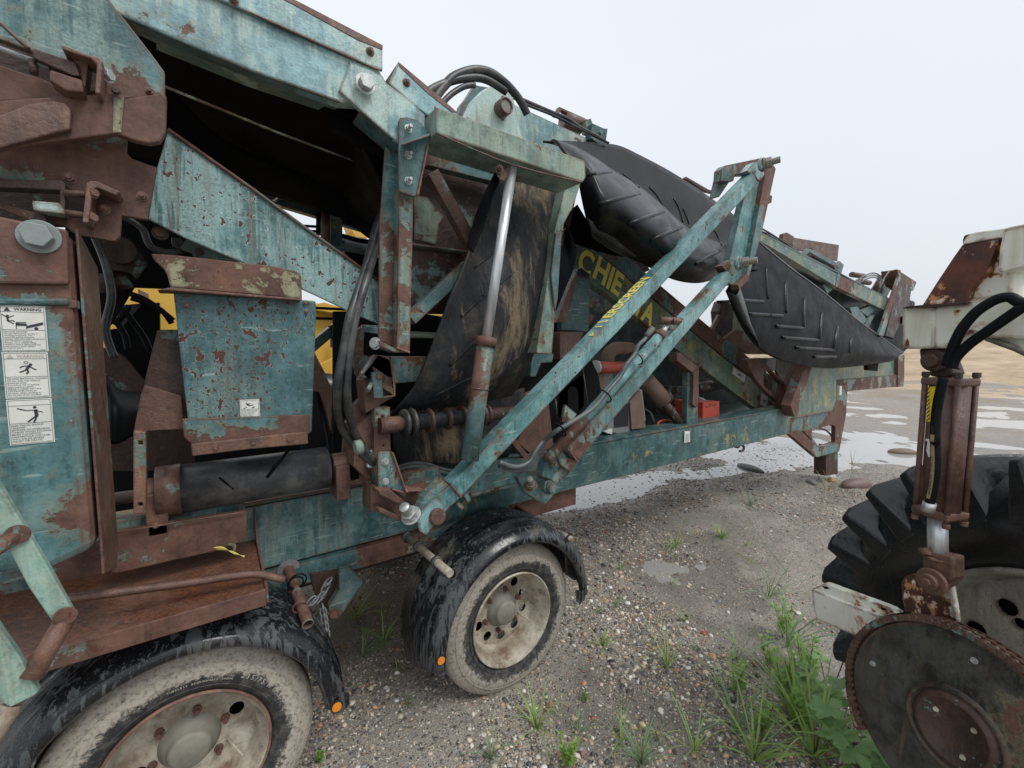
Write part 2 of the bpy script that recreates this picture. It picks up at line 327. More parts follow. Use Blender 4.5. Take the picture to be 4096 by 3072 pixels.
def whitep(name, rust, ex=0):
    k = NT(name); f = k.math('ADD', k.math('MULTIPLY', k.noise(4.5, 8, .7, dist=.4), .8), k.math('MULTIPLY', k.noise(30, 4), .2))
    bv = k.n('ShaderNodeBevel'); bv.samples = 4; bv.inputs[0].default_value = .02; g = k.n('ShaderNodeNewGeometry'); dp = k.n('ShaderNodeVectorMath'); dp.operation = 'DOT_PRODUCT'
    k.link(bv.outputs[0], dp.inputs[0]); k.link(g.outputs['Normal'], dp.inputs[1]); f = k.math('ADD', f, k.math('MULTIPLY', k.step(dp.outputs['Value'], .99, .86, 0, .26), k.step(k.noise(9, 3), .35, .6)))
    dr = k.noise(1, 4, vec=k.mapv(sc_=(40, 40, 4))); f = k.math('ADD', f, k.math('MULTIPLY', dr, .08))
    t = .77-.4*rust; m = k.step(f, t, t+.012)
    c = k.mix(k.step(k.noise(3, 5), .35, .7), (.82, .83, .76), (.64, .64, .53)); c = k.mix(k.step(k.noise(1, 4, vec=k.mapv(sc_=(20, 20, 1.5))), .5, .8, 0, .6), c, (.40, .33, .17))
    c = k.mix(k.step(f, t-.03, t, 0, .8), c, (.52, .20, .05)); rc = k.mix(k.step(k.noise(9, 6), .4, .6), (.055, .025, .022), (.13, .04, .025))
    if ex: rc = k.mix(k.step(k.noise(7, 9, .7, vec=k.mapv(loc=(1.1, 2, 3))), .53, .55), rc, (.50, .25, .10))
    c = k.mix(m, c, rc); k.bump(k.math('ADD', k.math('MULTIPLY', m, -.4), k.noise(40, 4)), .4, .004); return k.out(c, .5)
M['white'] = whitep('rusty_white_paint', .45); M['whiterust'] = whitep('heavily_rusted_white_paint', .66, 1)
def flat(name, col, rough=.5, var=.25, sc_=12, metalv=0):
    k = NT(name); c = k.mix(k.noise(sc_, 6, .7), tuple(x*(1-var) for x in col), tuple(min(1, x*(1+var)) for x in col)); k.bump(k.noise(40, 3), .12, .003); return k.out(c, rough, metalv)
M['yellow'] = flat('yellow_machine_paint', (.60, .36, .055), .45, .12, 3); M['red'] = flat('orange_red_paint', (.50, .06, .028), .45, .3); M['redhose'] = flat('red_silicone_hose', (.36, .055, .035), .5, .4, 25)
M['hub2'] = flat('weathered_zinc_bolt', (.22, .25, .25), .55, .45, 30)
M['letter'] = flat('yellow_lettering', (.92, .70, .16), .5, .3, 22); M['label'] = flat('white_decal', (.66, .66, .61), .45, .28, 16); M['ink'] = flat('black_print', (.03, .032, .04), .5, .2)
M['inkgrey'] = flat('worn_print', (.16, .17, .18), .5, .4, 60); M['inkfade'] = flat('faded_tan_print', (.45, .42, .33), .5, .3, 60)
M['grey'] = flat('grey_metal', (.20, .21, .215), .5, .4, 8); M['orange'] = flat('orange_reflector', (.75, .25, .02), .3, .15, 60); M['card'] = flat('stained_board', (.17, .11, .08), .75, .5, 7)
M['decalyellow'] = flat('yellow_warning_decal', (.72, .48, .02), .4, .15); M['plasticblue'] = flat('black_plastic', (.02, .02, .022), .35, .3)
M['implblack'] = paint('worn_black_gearcase', .20, c0=(.012, .013, .013), c1=(.04, .042, .036), c2=(.075, .075, .06), chalk=.6, seed=21, spots=.1, ccol=(.07, .065, .045))
M['cylred'] = rustm('oxide_red_cylinder', .9, 0, 0); M['lugtyre'] = rubber('tractor_tyre_rubber', (.010, .011, .012), .24, bumpy=.25, gl=.6)
M['belttag'] = flat('tan_hose_print', (.30, .23, .12), .5, .2)

# ------------------------------------------------------------------ the machine
L0 = V(0.2, 2.1, 0)
mach = thing('mobile_screening_machine', L0, 'large rusty teal mobile screening machine with folded conveyors and two wheels', 'screening machine')
def plate(name, k, Y, th, pts, mat, parent=None, holes=(), bevel=.003):
    p = [at(k, x, y, Y) for x, y in pts] if not isinstance(pts[0][0], str) else [at(a, x, y, Y) for a, x, y in pts]
    hs_ = [[at(k, x, y, Y) for x, y in h] for h in holes]
    return MB().prism(p, V(0, th, 0), hs_).build(name, M[mat], parent or mach, bevel)
def bolt(k, x, y, Y, r, mat='rust', ax=V(0, -1, 0), stud=0, pos=None, parent=None, name='bolt', washer=None):
    r *= .62; stud *= .8; c = pos or at(k, x, y, Y); m = MB(); h = r*.85
    m.disc(c, ax, r*1.35, r*.2); m.hexa(c+ax*r*.22, ax, r, h, 6, random.random())
    if stud: m.disc(c+ax*(h+r*.2), ax, r*.55, stud)
    return m.build(name, M[mat], parent or mach, r*.08)
YV = V(0, 1, 0)
# main beam and sub frame
b = MB().bx(-1.2, 5.42, 2.1, 2.24, .84, 1.13); b.bx(-1.2, 5.42, 2.09, 2.30, 1.13, 1.142); beam_o = b.build('main_beam', M['tealdark'], mach, .004)
MB().bx(-1.2, .86, 2.085, 2.098, .845, 1.128).build('beam_front_plate', M['teal'], mach, .002)
MB().bx(-1.2, .88, 2.082, 2.2, 1.143, 1.150).build('beam_top_flange', M['rust'], mach, .002)
MB().bx(-.2, 1.12, 2.06, 2.2, .735, .835).build('axle_subframe', M['rustteal'], mach, .004)
MB().bx(1.2, 2.1, 2.15, 2.3, .70, .835).build('axle_subframe', M['rustteal'], mach, .004)
MB().bx(-1.2, 7.0, 3.5, 3.64, .84, 1.13).build('far_beam', M['tealdark'], mach, .004)
MB().bx(-.6, 1.5, 2.3, 3.5, .60, .67).build('axle_subframe', M['rustdark'], mach, .004)
for x in (-.1, 1.26, 3, 5): MB().bx(x-.06, x+.06, 2.25, 3.5, .86, 1.0).build('cross_member', M['rustdark'], mach, .004)
plate('gusset_plate', 'C', 2.05, .03, [(1500, 720), (1693, 690), (1693, 760), (1640, 900), (1600, 950), (1560, 900), (1520, 810)], 'rustdark')
plate('suspension_bracket', 'C', 2.0, .04, [(1640, 700), (1693, 690), (1760, 760), (1700, 850), (1640, 940), (1585, 935), (1590, 880), (1640, 800)], 'rustteal')
bolt('C', 1610, 910, 2.0, .03)
# rear end
plate('side_panel', 'S', 2.08, .03, [(1716, 900), (1708, 876), (1741, 787), (1807, 793), (1807, 865), (1798, 886)], 'yelteal')
plate('panel_flange', 'S', 1.98, .1, [(1708, 876), (1741, 787), (1755, 789), (1722, 900), (1716, 900)], 'rustteal')
plate('far_side_panel', 'S', 2.35, .03, [(1790, 793), (1954, 767), (1953, 834), (1830, 845), (1790, 840)], 'yelteal')
plate('far_side_panel', 'S', 2.32, .03, [(1808, 822), (1952, 808), (1953, 834), (1830, 845), (1808, 838)], 'tealrust')
plate('panel_flange', 'S', 2.30, .06, [(1940, 770), (1954, 767), (1953, 834), (1940, 836)], 'tealrust')
plate('rear_leg_plate', 'S', 2.1, .05, [(1707, 905), (1798, 888), (1808, 866), (1808, 832), (1831, 834), (1828, 894), (1813, 975), (1766, 988), (1752, 948), (1735, 930), (1707, 938)], 'rustteal', holes=[[(1754, 930), (1797, 917), (1805, 922), (1804, 955), (1770, 966), (1756, 948)]])
plate('diagonal_brace', 'S', 2.06, .05, [(1707, 939), (1730, 930), (1768, 966), (1812, 959), (1812, 975), (1764, 988)], 'tealrust')
MB().prism([at('S', x, y, 2.12) for x, y in ((1784, 975), (1810, 973), (1810, 1024), (1784, 1028))], V(0, .14, 0)).build('jacking_leg', M['rustdark'], mach, .004)
MB().tube([at('S', x, y, 2.2) for x, y in ((1760, 925), (1785, 930), (1800, 950), (1790, 962), (1770, 960))], .012, 8, res=5).build('looped_cable', M['hosegrey'], mach)
# far field of the rear: hopper bits seen between arms and belt
plate('inclined_support', 'H', 2.15, .06, [(1378, 1112), (1487, 832), (1542, 840), (1440, 1112)], 'tealrust')
plate('support_flange', 'H', 2.1, .05, [(1450, 1085), (1535, 850), (1592, 850), (1500, 1120), (1490, 1155)], 'rustteal')
plate('tail_bracket', 'H', 2.2, .05, [(1240, 930), (1180, 810), (1265, 800), (1425, 960), (1420, 1000), (1385, 1080), (1290, 990)], 'rust', holes=[[(1290, 890), (1330, 880), (1400, 960), (1385, 1040), (1290, 970)]])
plate('grey_guard', 'H', 2.6, .03, [(1180, 805), (1365, 800), (1360, 880), (1270, 850), (1180, 860)], 'grey')
plate('hopper_plate', 'H', 2.7, .03, [(1365, 780), (1500, 830), (1470, 940), (1400, 960), (1365, 880)], 'rustdark')
plate('dust_flap', 'H', 2.5, .03, [(1040, 690), (1120, 630), (1165, 640), (1160, 690), (1380, 760), (1360, 785), (1180, 770)], 'rust')
plate('hopper_post', 'H', 2.6, .1, [(1020, 520), (1040, 460), (1110, 480), (1100, 640), (1045, 690), (1030, 650)], 'rustdark')
plate('hopper_plate', 'H', 2.75, .03, [(1090, 500), (1200, 600), (1300, 780), (1150, 780), (1100, 640)], 'lip')
plate('hopper_strut', 'H', 2.5, .03, [(970, 635), (1020, 540), (1035, 545), (990, 640)], 'rustlight')
plate('hopper_rail', 'H', 2.6, .05, [(1020, 455), (1110, 450), (1112, 465), (1060, 480)], 'rustdark')

# dark sheets added for the shaded interior, so no sky shows between parts
plate('inner_shade_sheet', 'B', 2.28, .02, [(430, 100), (1000, 100), (1500, 300), (1700, 560), (1240, 560), (1130, 590), (890, 580), (800, 730), (715, 860), (555, 852), (500, 800), (430, 700)], 'void')
plate('inner_guard_shade', 'B', 2.3, .02, [(540, 965), (735, 985), (830, 1040), (960, 1195), (1010, 1000), (1200, 880), (1300, 1800), (560, 1800)], 'rustdark')
plate('inner_guard_shade', 'B', 2.4, .02, [(800, 850), (940, 690), (1060, 680), (1060, 860), (1200, 860), (1200, 1500), (720, 1560), (700, 990), (715, 860)], 'void')
MB().bx(-1.2, .9, 3.4, 3.45, .5, 1.5).build('inner_shade_sheet', M['void'], mach)
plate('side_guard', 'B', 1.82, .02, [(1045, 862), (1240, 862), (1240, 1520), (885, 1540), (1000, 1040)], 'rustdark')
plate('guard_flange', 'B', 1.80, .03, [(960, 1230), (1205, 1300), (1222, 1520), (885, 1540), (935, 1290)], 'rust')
plate('slotted_post', 'C', 1.76, .05, [(645, 30), (705, 35), (705, 400), (690, 430), (645, 430)], 'rustlight', holes=[[(668, 78), (690, 78), (690, 96), (668, 96)], [(668, 375), (688, 375), (688, 393), (668, 393)]])
m = sheet([[at('B', x, y, Y) for x, y, Y in r] for r in ([(560, 950, 2.1), (640, 1350, 2.0), (700, 1560, 1.95)], [(760, 1240, 2.0), (760, 1380, 1.85), (760, 1620, 1.85)], [(930, 1280, 2.1), (920, 1390, 2.0), (880, 1560, 2.0)])])
m.build('rubber_skirt', M['belt'], mach, solid=.008)
for pp in ([(860, 620), (980, 670), (1090, 750), (1150, 800)], [(870, 650), (990, 690), (1080, 740), (1140, 820)], [(815, 720), (900, 830), (960, 920), (1000, 1010)], [(780, 820), (830, 900), (850, 1000)], [(860, 700), (820, 760), (760, 830)]):
    MB().tube([at('B', x, y, 2.15) for x, y in pp], .010, 8, res=4).build('loose_hose', M['belt'], mach)
MB().tube([at('B', x, y, 1.9) for x, y in ((780, 100), (880, 140), (950, 200), (985, 290), (1050, 335), (1150, 350), (1200, 335))], .010, 8, res=4).build('loose_hose', M['hose'], mach)
plate('inner_bracket', 'B', 2.15, .03, [(640, 320), (900, 300), (980, 420), (900, 520), (860, 480), (700, 460)], 'rustdark')
for yy in (2.0, 2.08, 2.16): MB().tube([at('B', x, y, yy) for x, y in ((620, 220), (700, 420), (740, 640), (700, 860), (760, 1050))], .012, 8, res=5).build('loose_hose', M['hose'], mach)
MB().tube([at('B', 640, 560, 2.2), at('B', 860, 520, 2.2)], .035, 20).build('idler_roller', M['rustdark'], mach); MB().disc(at('B', 800, 340, 2.14), V(0, -1, 0), .05, .03).build('pulley', M['rustdark'], mach, .004)
# left column with warning stickers
cp = [at('S', x, y, 1.5) for x, y in ((-260, 462), (0, 473), (110, 490), (148, 503), (150, 660), (197, 1188), (108, 1232), (-260, 1290))]
for p in cp[3:6]: p.x = -.25
MB().prism(cp, V(0, .24, 0)).build('support_column', M['column'], mach, .02)
MB().prism([at('B', x, y, 1.485) for x, y in ((-500, 60), (0, 108), (200, 150), (445, 195), (456, 560), (0, 555), (-500, 540))], V(0, .02, 0)).build('column_head_plate', M['rustteal'], mach, .006)
MB().prism([at('B', x, y, 1.49) for x, y in ((-500, 650), (452, 650), (458, 700), (-500, 690))], V(0, .02, 0)).build('column_fold', M['teal'], mach, .008)
MB().prism([V(-.243, 1.52, 2.09), V(-.243, 1.745, 2.03), V(-.243, 1.745, 1.2), V(-.243, 1.70, 1.14), V(-.243, 1.52, 1.20)], V(.006, 0, 0)).build('column_side_plate', M['rust'], mach, .002)
MB().beam(at('B', 470, 690, 1.5), at('B', 580, 725, 1.62), .02, .02).build('column_bead', M['rust'], mach, .003)
bolt('B', 262, 245, 1.485, .046, 'hub2')
# decals -----------------------------------------------------------------------------------------------
TXT = {}
def text(s, parent, name, mat, o, ux, uy, width, height, bold=0., th=.0006, lift=.0008):
    c = bpy.data.curves.new('t', 'FONT'); c.body = s; c.size = 1; c.offset = bold; c.extrude = 0; c.resolution_u = 3
    ob = bpy.data.objects.new('t', c); COL.objects.link(ob); bpy.context.view_layer.update()
    me = bpy.data.meshes.new_from_object(ob.evaluated_get(bpy.context.evaluated_depsgraph_get()))
    vs = [v.co.copy() for v in me.vertices]; fs = [tuple(p.vertices) for p in me.polygons]
    bpy.data.objects.remove(ob); bpy.data.meshes.remove(me)
    if not vs: return
    x0 = min(v.x for v in vs); x1 = max(v.x for v in vs); y0 = min(v.y for v in vs); y1 = max(v.y for v in vs)
    n = ux.cross(uy).normalized(); sx = width/(x1-x0) if width else height/(y1-y0); sy = height/(y1-y0)
    m = MB(); m.add([o+ux*(v.x-x0)*sx+uy*(v.y-y0)*sy+n*lift for v in vs], fs); return m.build(name, M[mat], parent)
def poly2(o, ux, uy, lift, *polys):
    m = MB(); n = ux.cross(uy).normalized()
    for p in polys: m.prism([o+ux*x+uy*y+n*lift for x, y in p], n*.0004)
    return m
def stroke(pts, w_):
    out = []
    for (a, b_), (c, d) in zip(pts, pts[1:]):
        dx, dy = c-a, d-b_; l = math.hypot(dx, dy) or 1; nx, ny = -dy/l*w_/2, dx/l*w_/2
        out.append([(a+nx, b_+ny), (c+nx, d+ny), (c-nx, d-ny), (a-nx, b_-ny)])
    return out
def circ2(x, y, r, n=14): return [(x+r*math.cos(2*math.pi*i/n), y+r*math.sin(2*math.pi*i/n)) for i in range(n)]
XU, ZU = V(1, 0, 0), V(0, 0, 1)
def sticker(o, wd, ht, kind):
    yy = 1.4995 if kind else 1.4995
    s = MB().prism([o, o+XU*wd, o+XU*wd+ZU*ht, o+ZU*ht], V(0, .0012, 0)).build('warning_sticker', M['label'], mach)
    m = .0025; fr = stroke([(m, m), (wd-m, m), (wd-m, ht-m), (m, ht-m), (m, m)], .0006)+stroke([(m, ht*.47), (wd-m, ht*.47)], .0006)+stroke([(m, ht*.86), (wd-m, ht*.86)], .0006)
    poly2(o, XU, ZU, .0004, *fr).build('border', M['ink'], s)
    mt = 'ink' if kind == 0 else 'inkfade'
    if kind < 2:
        text('WARNING', s, 'heading', mt, o+XU*wd*.31+ZU*ht*.885, XU, ZU, wd*.6, ht*.065, .02)
        poly2(o, XU, ZU, .0005, [(wd*.1, ht*.875), (wd*.24, ht*.875), (wd*.17, ht*.96)]).build('triangle', M[mt], s)
    P = []
    g = lambda *q: [(x*wd, y*ht) for x, y in q]
    if kind == 0:
        P += [circ2(.17*wd, .77*ht, .0024)]+stroke(g((.05, .80), (.17, .73), (.31, .78)), .0016)+stroke(g((.17, .73), (.17, .66)), .0035)+stroke(g((.16, .66), (.28, .67), (.31, .64)), .0018)+stroke(g((.16, .66), (.29, .6)), .0018)
        P += [g((.33, .56), (.57, .56), (.57, .60), (.33, .62)), g((.33, .49), (.345, .49), (.345, .60), (.33, .60)), g((.54, .5), (.93, .59), (.93, .65), (.56, .56)), circ2(.77*wd, .505*ht, .0035)]
        for i in range(9): P += stroke(g((.345+i*.025, .60), (.345+i*.025, .635)), .0007)
        P += stroke(g((.34, .636), (.56, .636)), .0008)
        L = ['FALLING HAZARD', 'Do not climb onto moving or', 'working machinery. You', 'could fall and be seriously', 'injured. SWITCH OFF LOCKOUT', 'and TAGOUT machine.', 'Always use a suitable lifting', 'platform before attempting any', 'maintenance work, above', '2 metres (6\'6").']; num = '428'
    elif kind == 1:
        P += [circ2(.6*wd, .73*ht, .003)]+stroke(g((.36, .66), (.42, .70), (.56, .70), (.66, .64), (.72, .615)), .0022)+stroke(g((.57, .71), (.5, .62)), .005)+stroke(g((.5, .62), (.42, .59), (.35, .57)), .0028)+stroke(g((.5, .62), (.55, .58), (.49, .53)), .0028)
        P += stroke(g((.45, .77), (.48, .8), (.53, .8), (.55, .77), (.5, .75), (.46, .76)), .001)
        L = ['FALLING MATERIAL HAZARD', 'Do not walk near material', 'discharge areas.', 'You are at risk of serious', 'head injury or death.', 'WEAR A HARD HAT and', 'EYE PROTECTION at', 'all times, when working in', 'the vicinity of the machine.']; num = '410'
    else:
        P += [circ2(.61*wd, .81*ht, .003)]+stroke(g((.22, .8), (.39, .755)), .0024)+stroke(g((.39, .75), (.62, .745), (.78, .69)), .0018)+stroke(g((.62, .76), (.64, .62)), .006)+stroke(g((.63, .62), (.43, .49)), .003)+stroke(g((.65, .62), (.56, .47)), .003)
        L = ['ELECTRICAL SHOCK', 'HAZARD', 'BEWARE OF OVERHEAD', 'CABLES WHEN FOLDING', 'MAIN CONVEYOR.', 'HAZARDOUS VOLTAGE', 'WILL CAUSE SEVERE', 'INJURY OR DEATH.']; num = '253'
    poly2(o, XU, ZU, .0005, *P).build('pictogram', M['ink'], s)
    n = len(L); lh = .42/n
    text('\n'.join(L), s, 'lettering', 'inkgrey', o+XU*wd*.06+ZU*ht*.05, XU, ZU, wd*.88, ht*.395, .012)
    text(num, s, 'number', 'inkgrey', o+XU*wd*.82+ZU*ht*.02, XU, ZU, wd*.1, ht*.025, .01)
sticker(V(-.3755, 1.4985, 1.787), .074, .107, 0); sticker(V(-.3775, 1.4985, 1.676), .074, .109, 1); sticker(V(-.3775, 1.4985, 1.566), .074, .108, 2)
# upper left folding plates
plate('folding_plate', 'A', 1.50, .02, [(-500, -500), (500, -500), (690, -60), (770, 60), (830, 130), (1000, 350), (1092, 475), (1095, 650), (-500, 680)], 'tealrust', holes=[[(-480, 120), (0, 262), (230, 350), (330, 400), (650, 400), (640, 600), (380, 600), (330, 540), (0, 430), (-480, 300)]])
plate('fold_arm', 'A', 1.47, .025, [(-500, 720), (-60, 668), (740, 615), (770, 618), (820, 655), (905, 640), (1070, 615), (1107, 640), (1100, 880), (1060, 940), (990, 950), (890, 930), (770, 885), (0, 985), (-500, 1050)], 'tealrust', bevel=.004)
plate('fold_arm_overlay', 'A', 1.45, .02, [(-500, 900), (0, 760), (180, 690), (340, 665), (430, 680), (470, 730), (465, 855), (0, 980), (-500, 1120)], 'rust', bevel=.004)
plate('weld_strip', 'A', 1.466, .004, [(750, 640), (825, 640), (805, 880), (748, 880)], 'lip')
plate('lower_fold_plate', 'A', 1.56, .02, [(-500, 985), (770, 880), (842, 900), (838, 1010), (870, 1050), (1040, 1112), (980, 1457), (805, 1430), (795, 1570), (760, 1600), (500, 1555), (430, 1500), (200, 1460), (-500, 1200)], 'rustteal', holes=[[(-480, 1170), (0, 1190), (420, 1280), (560, 1290), (560, 1440), (440, 1450), (200, 1400), (-480, 1280)]])
plate('latch_shade_sheet', 'A', 1.70, .02, [(-500, 0), (700, 300), (700, 700), (800, 1500), (-500, 1500)], 'rustdark')  # dark sheet added behind the latch slots in place of shade
# latches
def strap(name, k, Y, dep, pts, wpx, mat):
    P = [at(k, x, y, Y) for x, y in pts]; m = MB()
    for a, c in zip(P, P[1:]):
        d = (c-a).normalized(); m.beam(a-d*wpx/2, c+d*wpx/2, dep, wpx, up=V(0, -1, 0).cross(d))
    return m.build(name, M[mat], mach, .003)
plate('latch_bar', 'A', 1.44, .03, [(200, 328), (240, 325), (500, 410), (530, 505), (480, 500), (225, 385)], 'rustdark')
plate('latch_block', 'A', 1.43, .05, [(330, 460), (545, 530), (555, 612), (440, 600), (325, 530)], 'tealrust')
plate('latch_block', 'A', 1.45, .05, [(440, 350), (590, 400), (560, 610), (540, 520), (530, 440)], 'rustteal')
plate('latch_strap', 'A', 1.42, .07, [(405, 300), (430, 300), (590, 365), (655, 375), (680, 410), (665, 618), (630, 616), (642, 420), (600, 385), (415, 330)], 'rust')
bolt('A', 705, 500, 1.46, .02, 'zinc', V(.8, -.6, 0)); bolt('A', 770, 605, 1.46, .012, 'rustdark'); bolt('A', 993, 612, 1.485, .014, 'rust', stud=.012)
MB().tube([at('A', -300, 180, 1.47), at('A', 0, 325, 1.47), at('A', 330, 450, 1.46)], .007).build('latch_rod', M['grey'], mach)
MB().tube([at('A', 0, 160, 1.46), at('A', 20, 170, 1.46), at('A', 190, 325, 1.44)], .004).build('latch_rod', M['rust'], mach)
MB().tube([at('A', 220, 400, 1.46), at('A', 225, 490, 1.46)], .008).build('latch_pin', M['rustdark'], mach)
plate('latch_bar', 'A', 1.52, .04, [(-300, 1150), (0, 1185), (400, 1195), (435, 1215), (430, 1430), (395, 1420), (395, 1260), (-300, 1230)], 'rustdark')
plate('latch_block', 'A', 1.50, .05, [(210, 1330), (395, 1345), (430, 1420), (220, 1395)], 'teallight')
plate('latch_strap', 'A', 1.49, .08, [(572, 1215), (600, 1198), (640, 1200), (795, 1270), (770, 1298), (650, 1245), (610, 1255), (590, 1480), (545, 1475)], 'rust')
MB().tube([at('A', 430, 1280, 1.52), at('A', 570, 1290, 1.52)], .008).build('latch_pin', M['rust'], mach); MB().tube([at('A', 430, 1410, 1.52), at('A', 570, 1430, 1.52)], .008).build('latch_pin', M['rust'], mach)
for x, y, r_ in ((462, 1183, .018), (945, 1303, .016), (692, 1388, .016)): bolt('A', x, y, 1.56, r_, 'rustlight', stud=.01)
bolt('A', 615, 1280, 1.50, .016, 'rust', V(.6, -.8, 0)); bolt('A', 610, 1445, 1.50, .016, 'rust', V(.6, -.8, 0)); bolt('B', 1065, 220, 1.8, .026, 'rust'); bolt('B', 275, 130, 1.54, .02, 'rustdark')
# triangular side plate
plate('hopper_wing', 'W', 1.75, .012, [(672, 520), (700, 535), (1010, 758), (1069, 800), (1295, 968), (1522, 1131), (1620, 1200), (1620, 1330), (1517, 1298), (1398, 1247), (1263, 1182), (960, 1047), (735, 950), (592, 876), (628, 670)], 'wing', bevel=.004)
MB().tube([at('W', x, y, 1.745) for x, y in ((672, 518), (1010, 756), (1295, 965), (1522, 1128))], .006, 6).build('wing_edge_rod', M['rustteal'], mach)
plate('wing_bracket', 'B', 1.9, .02, [(1190, 320), (1240, 255), (1600, 405), (1550, 440), (1280, 350)], 'grey'); plate('wing_bracket', 'B', 1.88, .02, [(1275, 365), (1300, 305), (1560, 405), (1300, 380)], 'teallight'); bolt('B', 1325, 345, 1.87, .016)
MB().prism([at('B', x, y, 1.9) for x, y in ((1135, 245), (1200, 250), (1230, 300), (1190, 310), (1140, 300))], V(0, .04, 0)).build('rubber_buffer', M['hose'], mach, .005)
for pp in ([(420, 35), (480, 0), (500, -20)], [(470, 50), (520, 60), (545, 110)]): MB().tube([at('L', x, y, 1.76) for x, y in pp], .005, 6).build('wing_hook', M['rustdark'], mach)
# hopper chute
plate('chute_box', 'L', 1.74, .3, [(-208, -25+100), (0, 100), (400, 100), (862, 950), (866, 1100), (828, 1900), (820, 2210), (290, 2230), (150, 2250), (40, 2290), (20, 2000), (-160, 500), (-208, 100)] if 0 else [(-490, 872), (862, 955), (866, 1100), (824, 2205), (450, 2250), (-310, 2330), (-340, 2200), (-420, 1500)], 'tealpit', bevel=.006)
plate('chute_lip', 'B', 1.70, .012, [(1003, 355), (1150, 365), (1825, 440), (1955, 470), (1990, 485), (2000, 505), (2005, 660), (1825, 638), (1130, 578), (1112, 505), (1090, 460), (1020, 395)], 'lip')
MB().prism([at('B', x, y, 1.69) for x, y in ((1040, 597), (1135, 580), (2005, 655), (2005, 668), (1135, 600))], V(0, .10, 0)).build('chute_flange', M['rust'], mach, .002)
plate('chute_bottom_band', 'C', 1.73, .01, [(880, -30), (1500, -50), (1495, 45), (925, 92), (890, 60)], 'rustteal')
plate('chute_rail', 'C', 1.72, .03, [(922, 92), (1100, 72), (1488, 32), (1492, 92), (1200, 118), (930, 152)], 'rust', bevel=.004)
for x, y in ((1045, 108), (1225, 85), (1400, 70)): bolt('C', x, y, 1.72, .012, 'rust')
for k_, x, y in (('B', 1240, 700), ('B', 1665, 725), ('L', 248, 1040-1), ('L', 768, 1055), ('L', 755, 975), ('B', 1235, 628)):
    bolt(k_, x, y, 1.74, .011, 'rustlight', stud=.006)
so_ = at('B', 1597, 1450, 1.738); sk = MB().prism([so_, so_+XU*.058, so_+XU*.058+ZU*.064, so_+ZU*.064], V(0, .001, 0)).build('small_sticker', M['label'], mach)
poly2(so_, XU, ZU, .0004, *(stroke([(.003, .003), (.055, .003), (.055, .061), (.003, .061), (.003, .003)], .0007)+stroke([(.003, .03), (.055, .03)], .0007)+stroke([(.018, .054), (.026, .042), (.04, .045)], .003)+stroke([(.02, .045), (.03, .05)], .003)+stroke([(.01, .033), (.02, .038)], .002)+stroke([(.034, .034), (.044, .037)], .003))).build('pictogram', M['ink'], sk)
text('PINCH POINT HAZARD\nDo not place your hand\nor tools near to the\nmachine while it is\nrunning. Switch off\nand lock out first', sk, 'lettering', 'inkgrey', so_+XU*.005+ZU*.005, XU, ZU, .047, .022, .01)
# drum roller
MB().lathe(V(-.10, 1.95, 1.285), XU, [(0, 0), (0, .088), (.515, .088), (.515, 0)], 48).build('drum_roller', M['drum'], mach)
MB().lathe(V(-.155, 1.95, 1.285), XU, [(0, 0), (0, .092), (.07, .092), (.07, 0)], 48).build('drum_collar', M['rust'], mach)
MB().tube([V(-.3, 1.95, 1.285), V(.62, 1.95, 1.285)], .022).build('drum_shaft', M['rustdark'], mach)
MB().tube([at('C', 1290, 255, 1.865), at('C', 1400, 115, 1.875)], .006, 6).build('belt_cleat', M['belt'], mach); MB().tube([at('C', 1060, 255, 1.865), at('C', 1130, 310, 1.865)], .004, 6).build('belt_cleat', M['belt'], mach)
for x0, y0 in ((1635, 205), (752, 300)):
    c = at('C', x0, y0, 1.95); m = MB().bx(c.x-.025, c.x+.035, 1.88, 2.02, 1.15, 1.30); m.disc(V(c.x-.028, 1.95, 1.285), XU, .055, .066, 20); m.build('bearing_housing', M['rust'], mach, .006); bolt(None, 0, 0, 0, .013, 'rustlight', pos=V(c.x, 1.878, 1.19), stud=.01)
# sloped return belt beside drum
m = sheet([[at('E', x, y, Y) for x, y, Y in r] for r in ([(95, 900, 2.15), (130, 1100, 2.1), (185, 1380, 2.0), (180, 1580, 2.0)], [(0, 900, 2.2), (0, 1100, 2.2), (0, 1300, 2.1), (0, 1500, 2.05)])]); m.build('return_belt', M['belt'], mach, solid=.01)
plate('belt_guard', 'E', 2.05, .02, [(60, 760), (90, 770), (195, 990), (190, 1260), (150, 1100), (120, 1010), (75, 1000)], 'rust')
# step tray, boards
tz = .985
P0, P1 = atz('C', -300, 1290, tz), atz('C', 1275, 795, tz)
MB().prism([V(-1.0, 1.60, tz), V(.135, 1.60, tz), V(.145, 2.09, tz), V(-1.0, 2.09, tz)], V(0, 0, -.008)).build('fender_tray', M['rustpan'], mach, .002)
MB().bx(-1.0, .135, 1.592, 1.602, tz-.045, tz+.012).build('tray_lip', M['rustteal'], mach, .003)
MB().prism([V(.135, 1.6, tz-.04), V(.135, 1.6, tz+.01), V(.145, 2.0, tz+.012), V(.146, 2.06, tz+.10), V(.146, 2.085, tz+.14), V(.146, 2.085, tz-.04)], V(.008, 0, 0)).build('tray_end_plate', M['rust'], mach, .002)
plate('fender_board', 'C', 1.88, .03, [(540, 525), (560, 515), (1195, 417), (1193, 558), (1050, 610), (570, 718), (540, 720)], 'rustteal', bevel=.005)
plate('fender_board_return', 'C', 1.95, .03, [(545, 470), (1180, 365), (1190, 415), (560, 520)], 'tealrust')
m = MB(); P = spline([at('C', x, y, Y) for x, y, Y in ((250, 855, 1.68), (330, 840, 1.68), (600, 805, 1.675), (900, 765, 1.67), (1100, 735, 1.665), (1240, 722, 1.66), (1375, 748, 1.66))], 5); m.tube(P, .013, 6); m.build('angle_bar', M['rust'], mach)
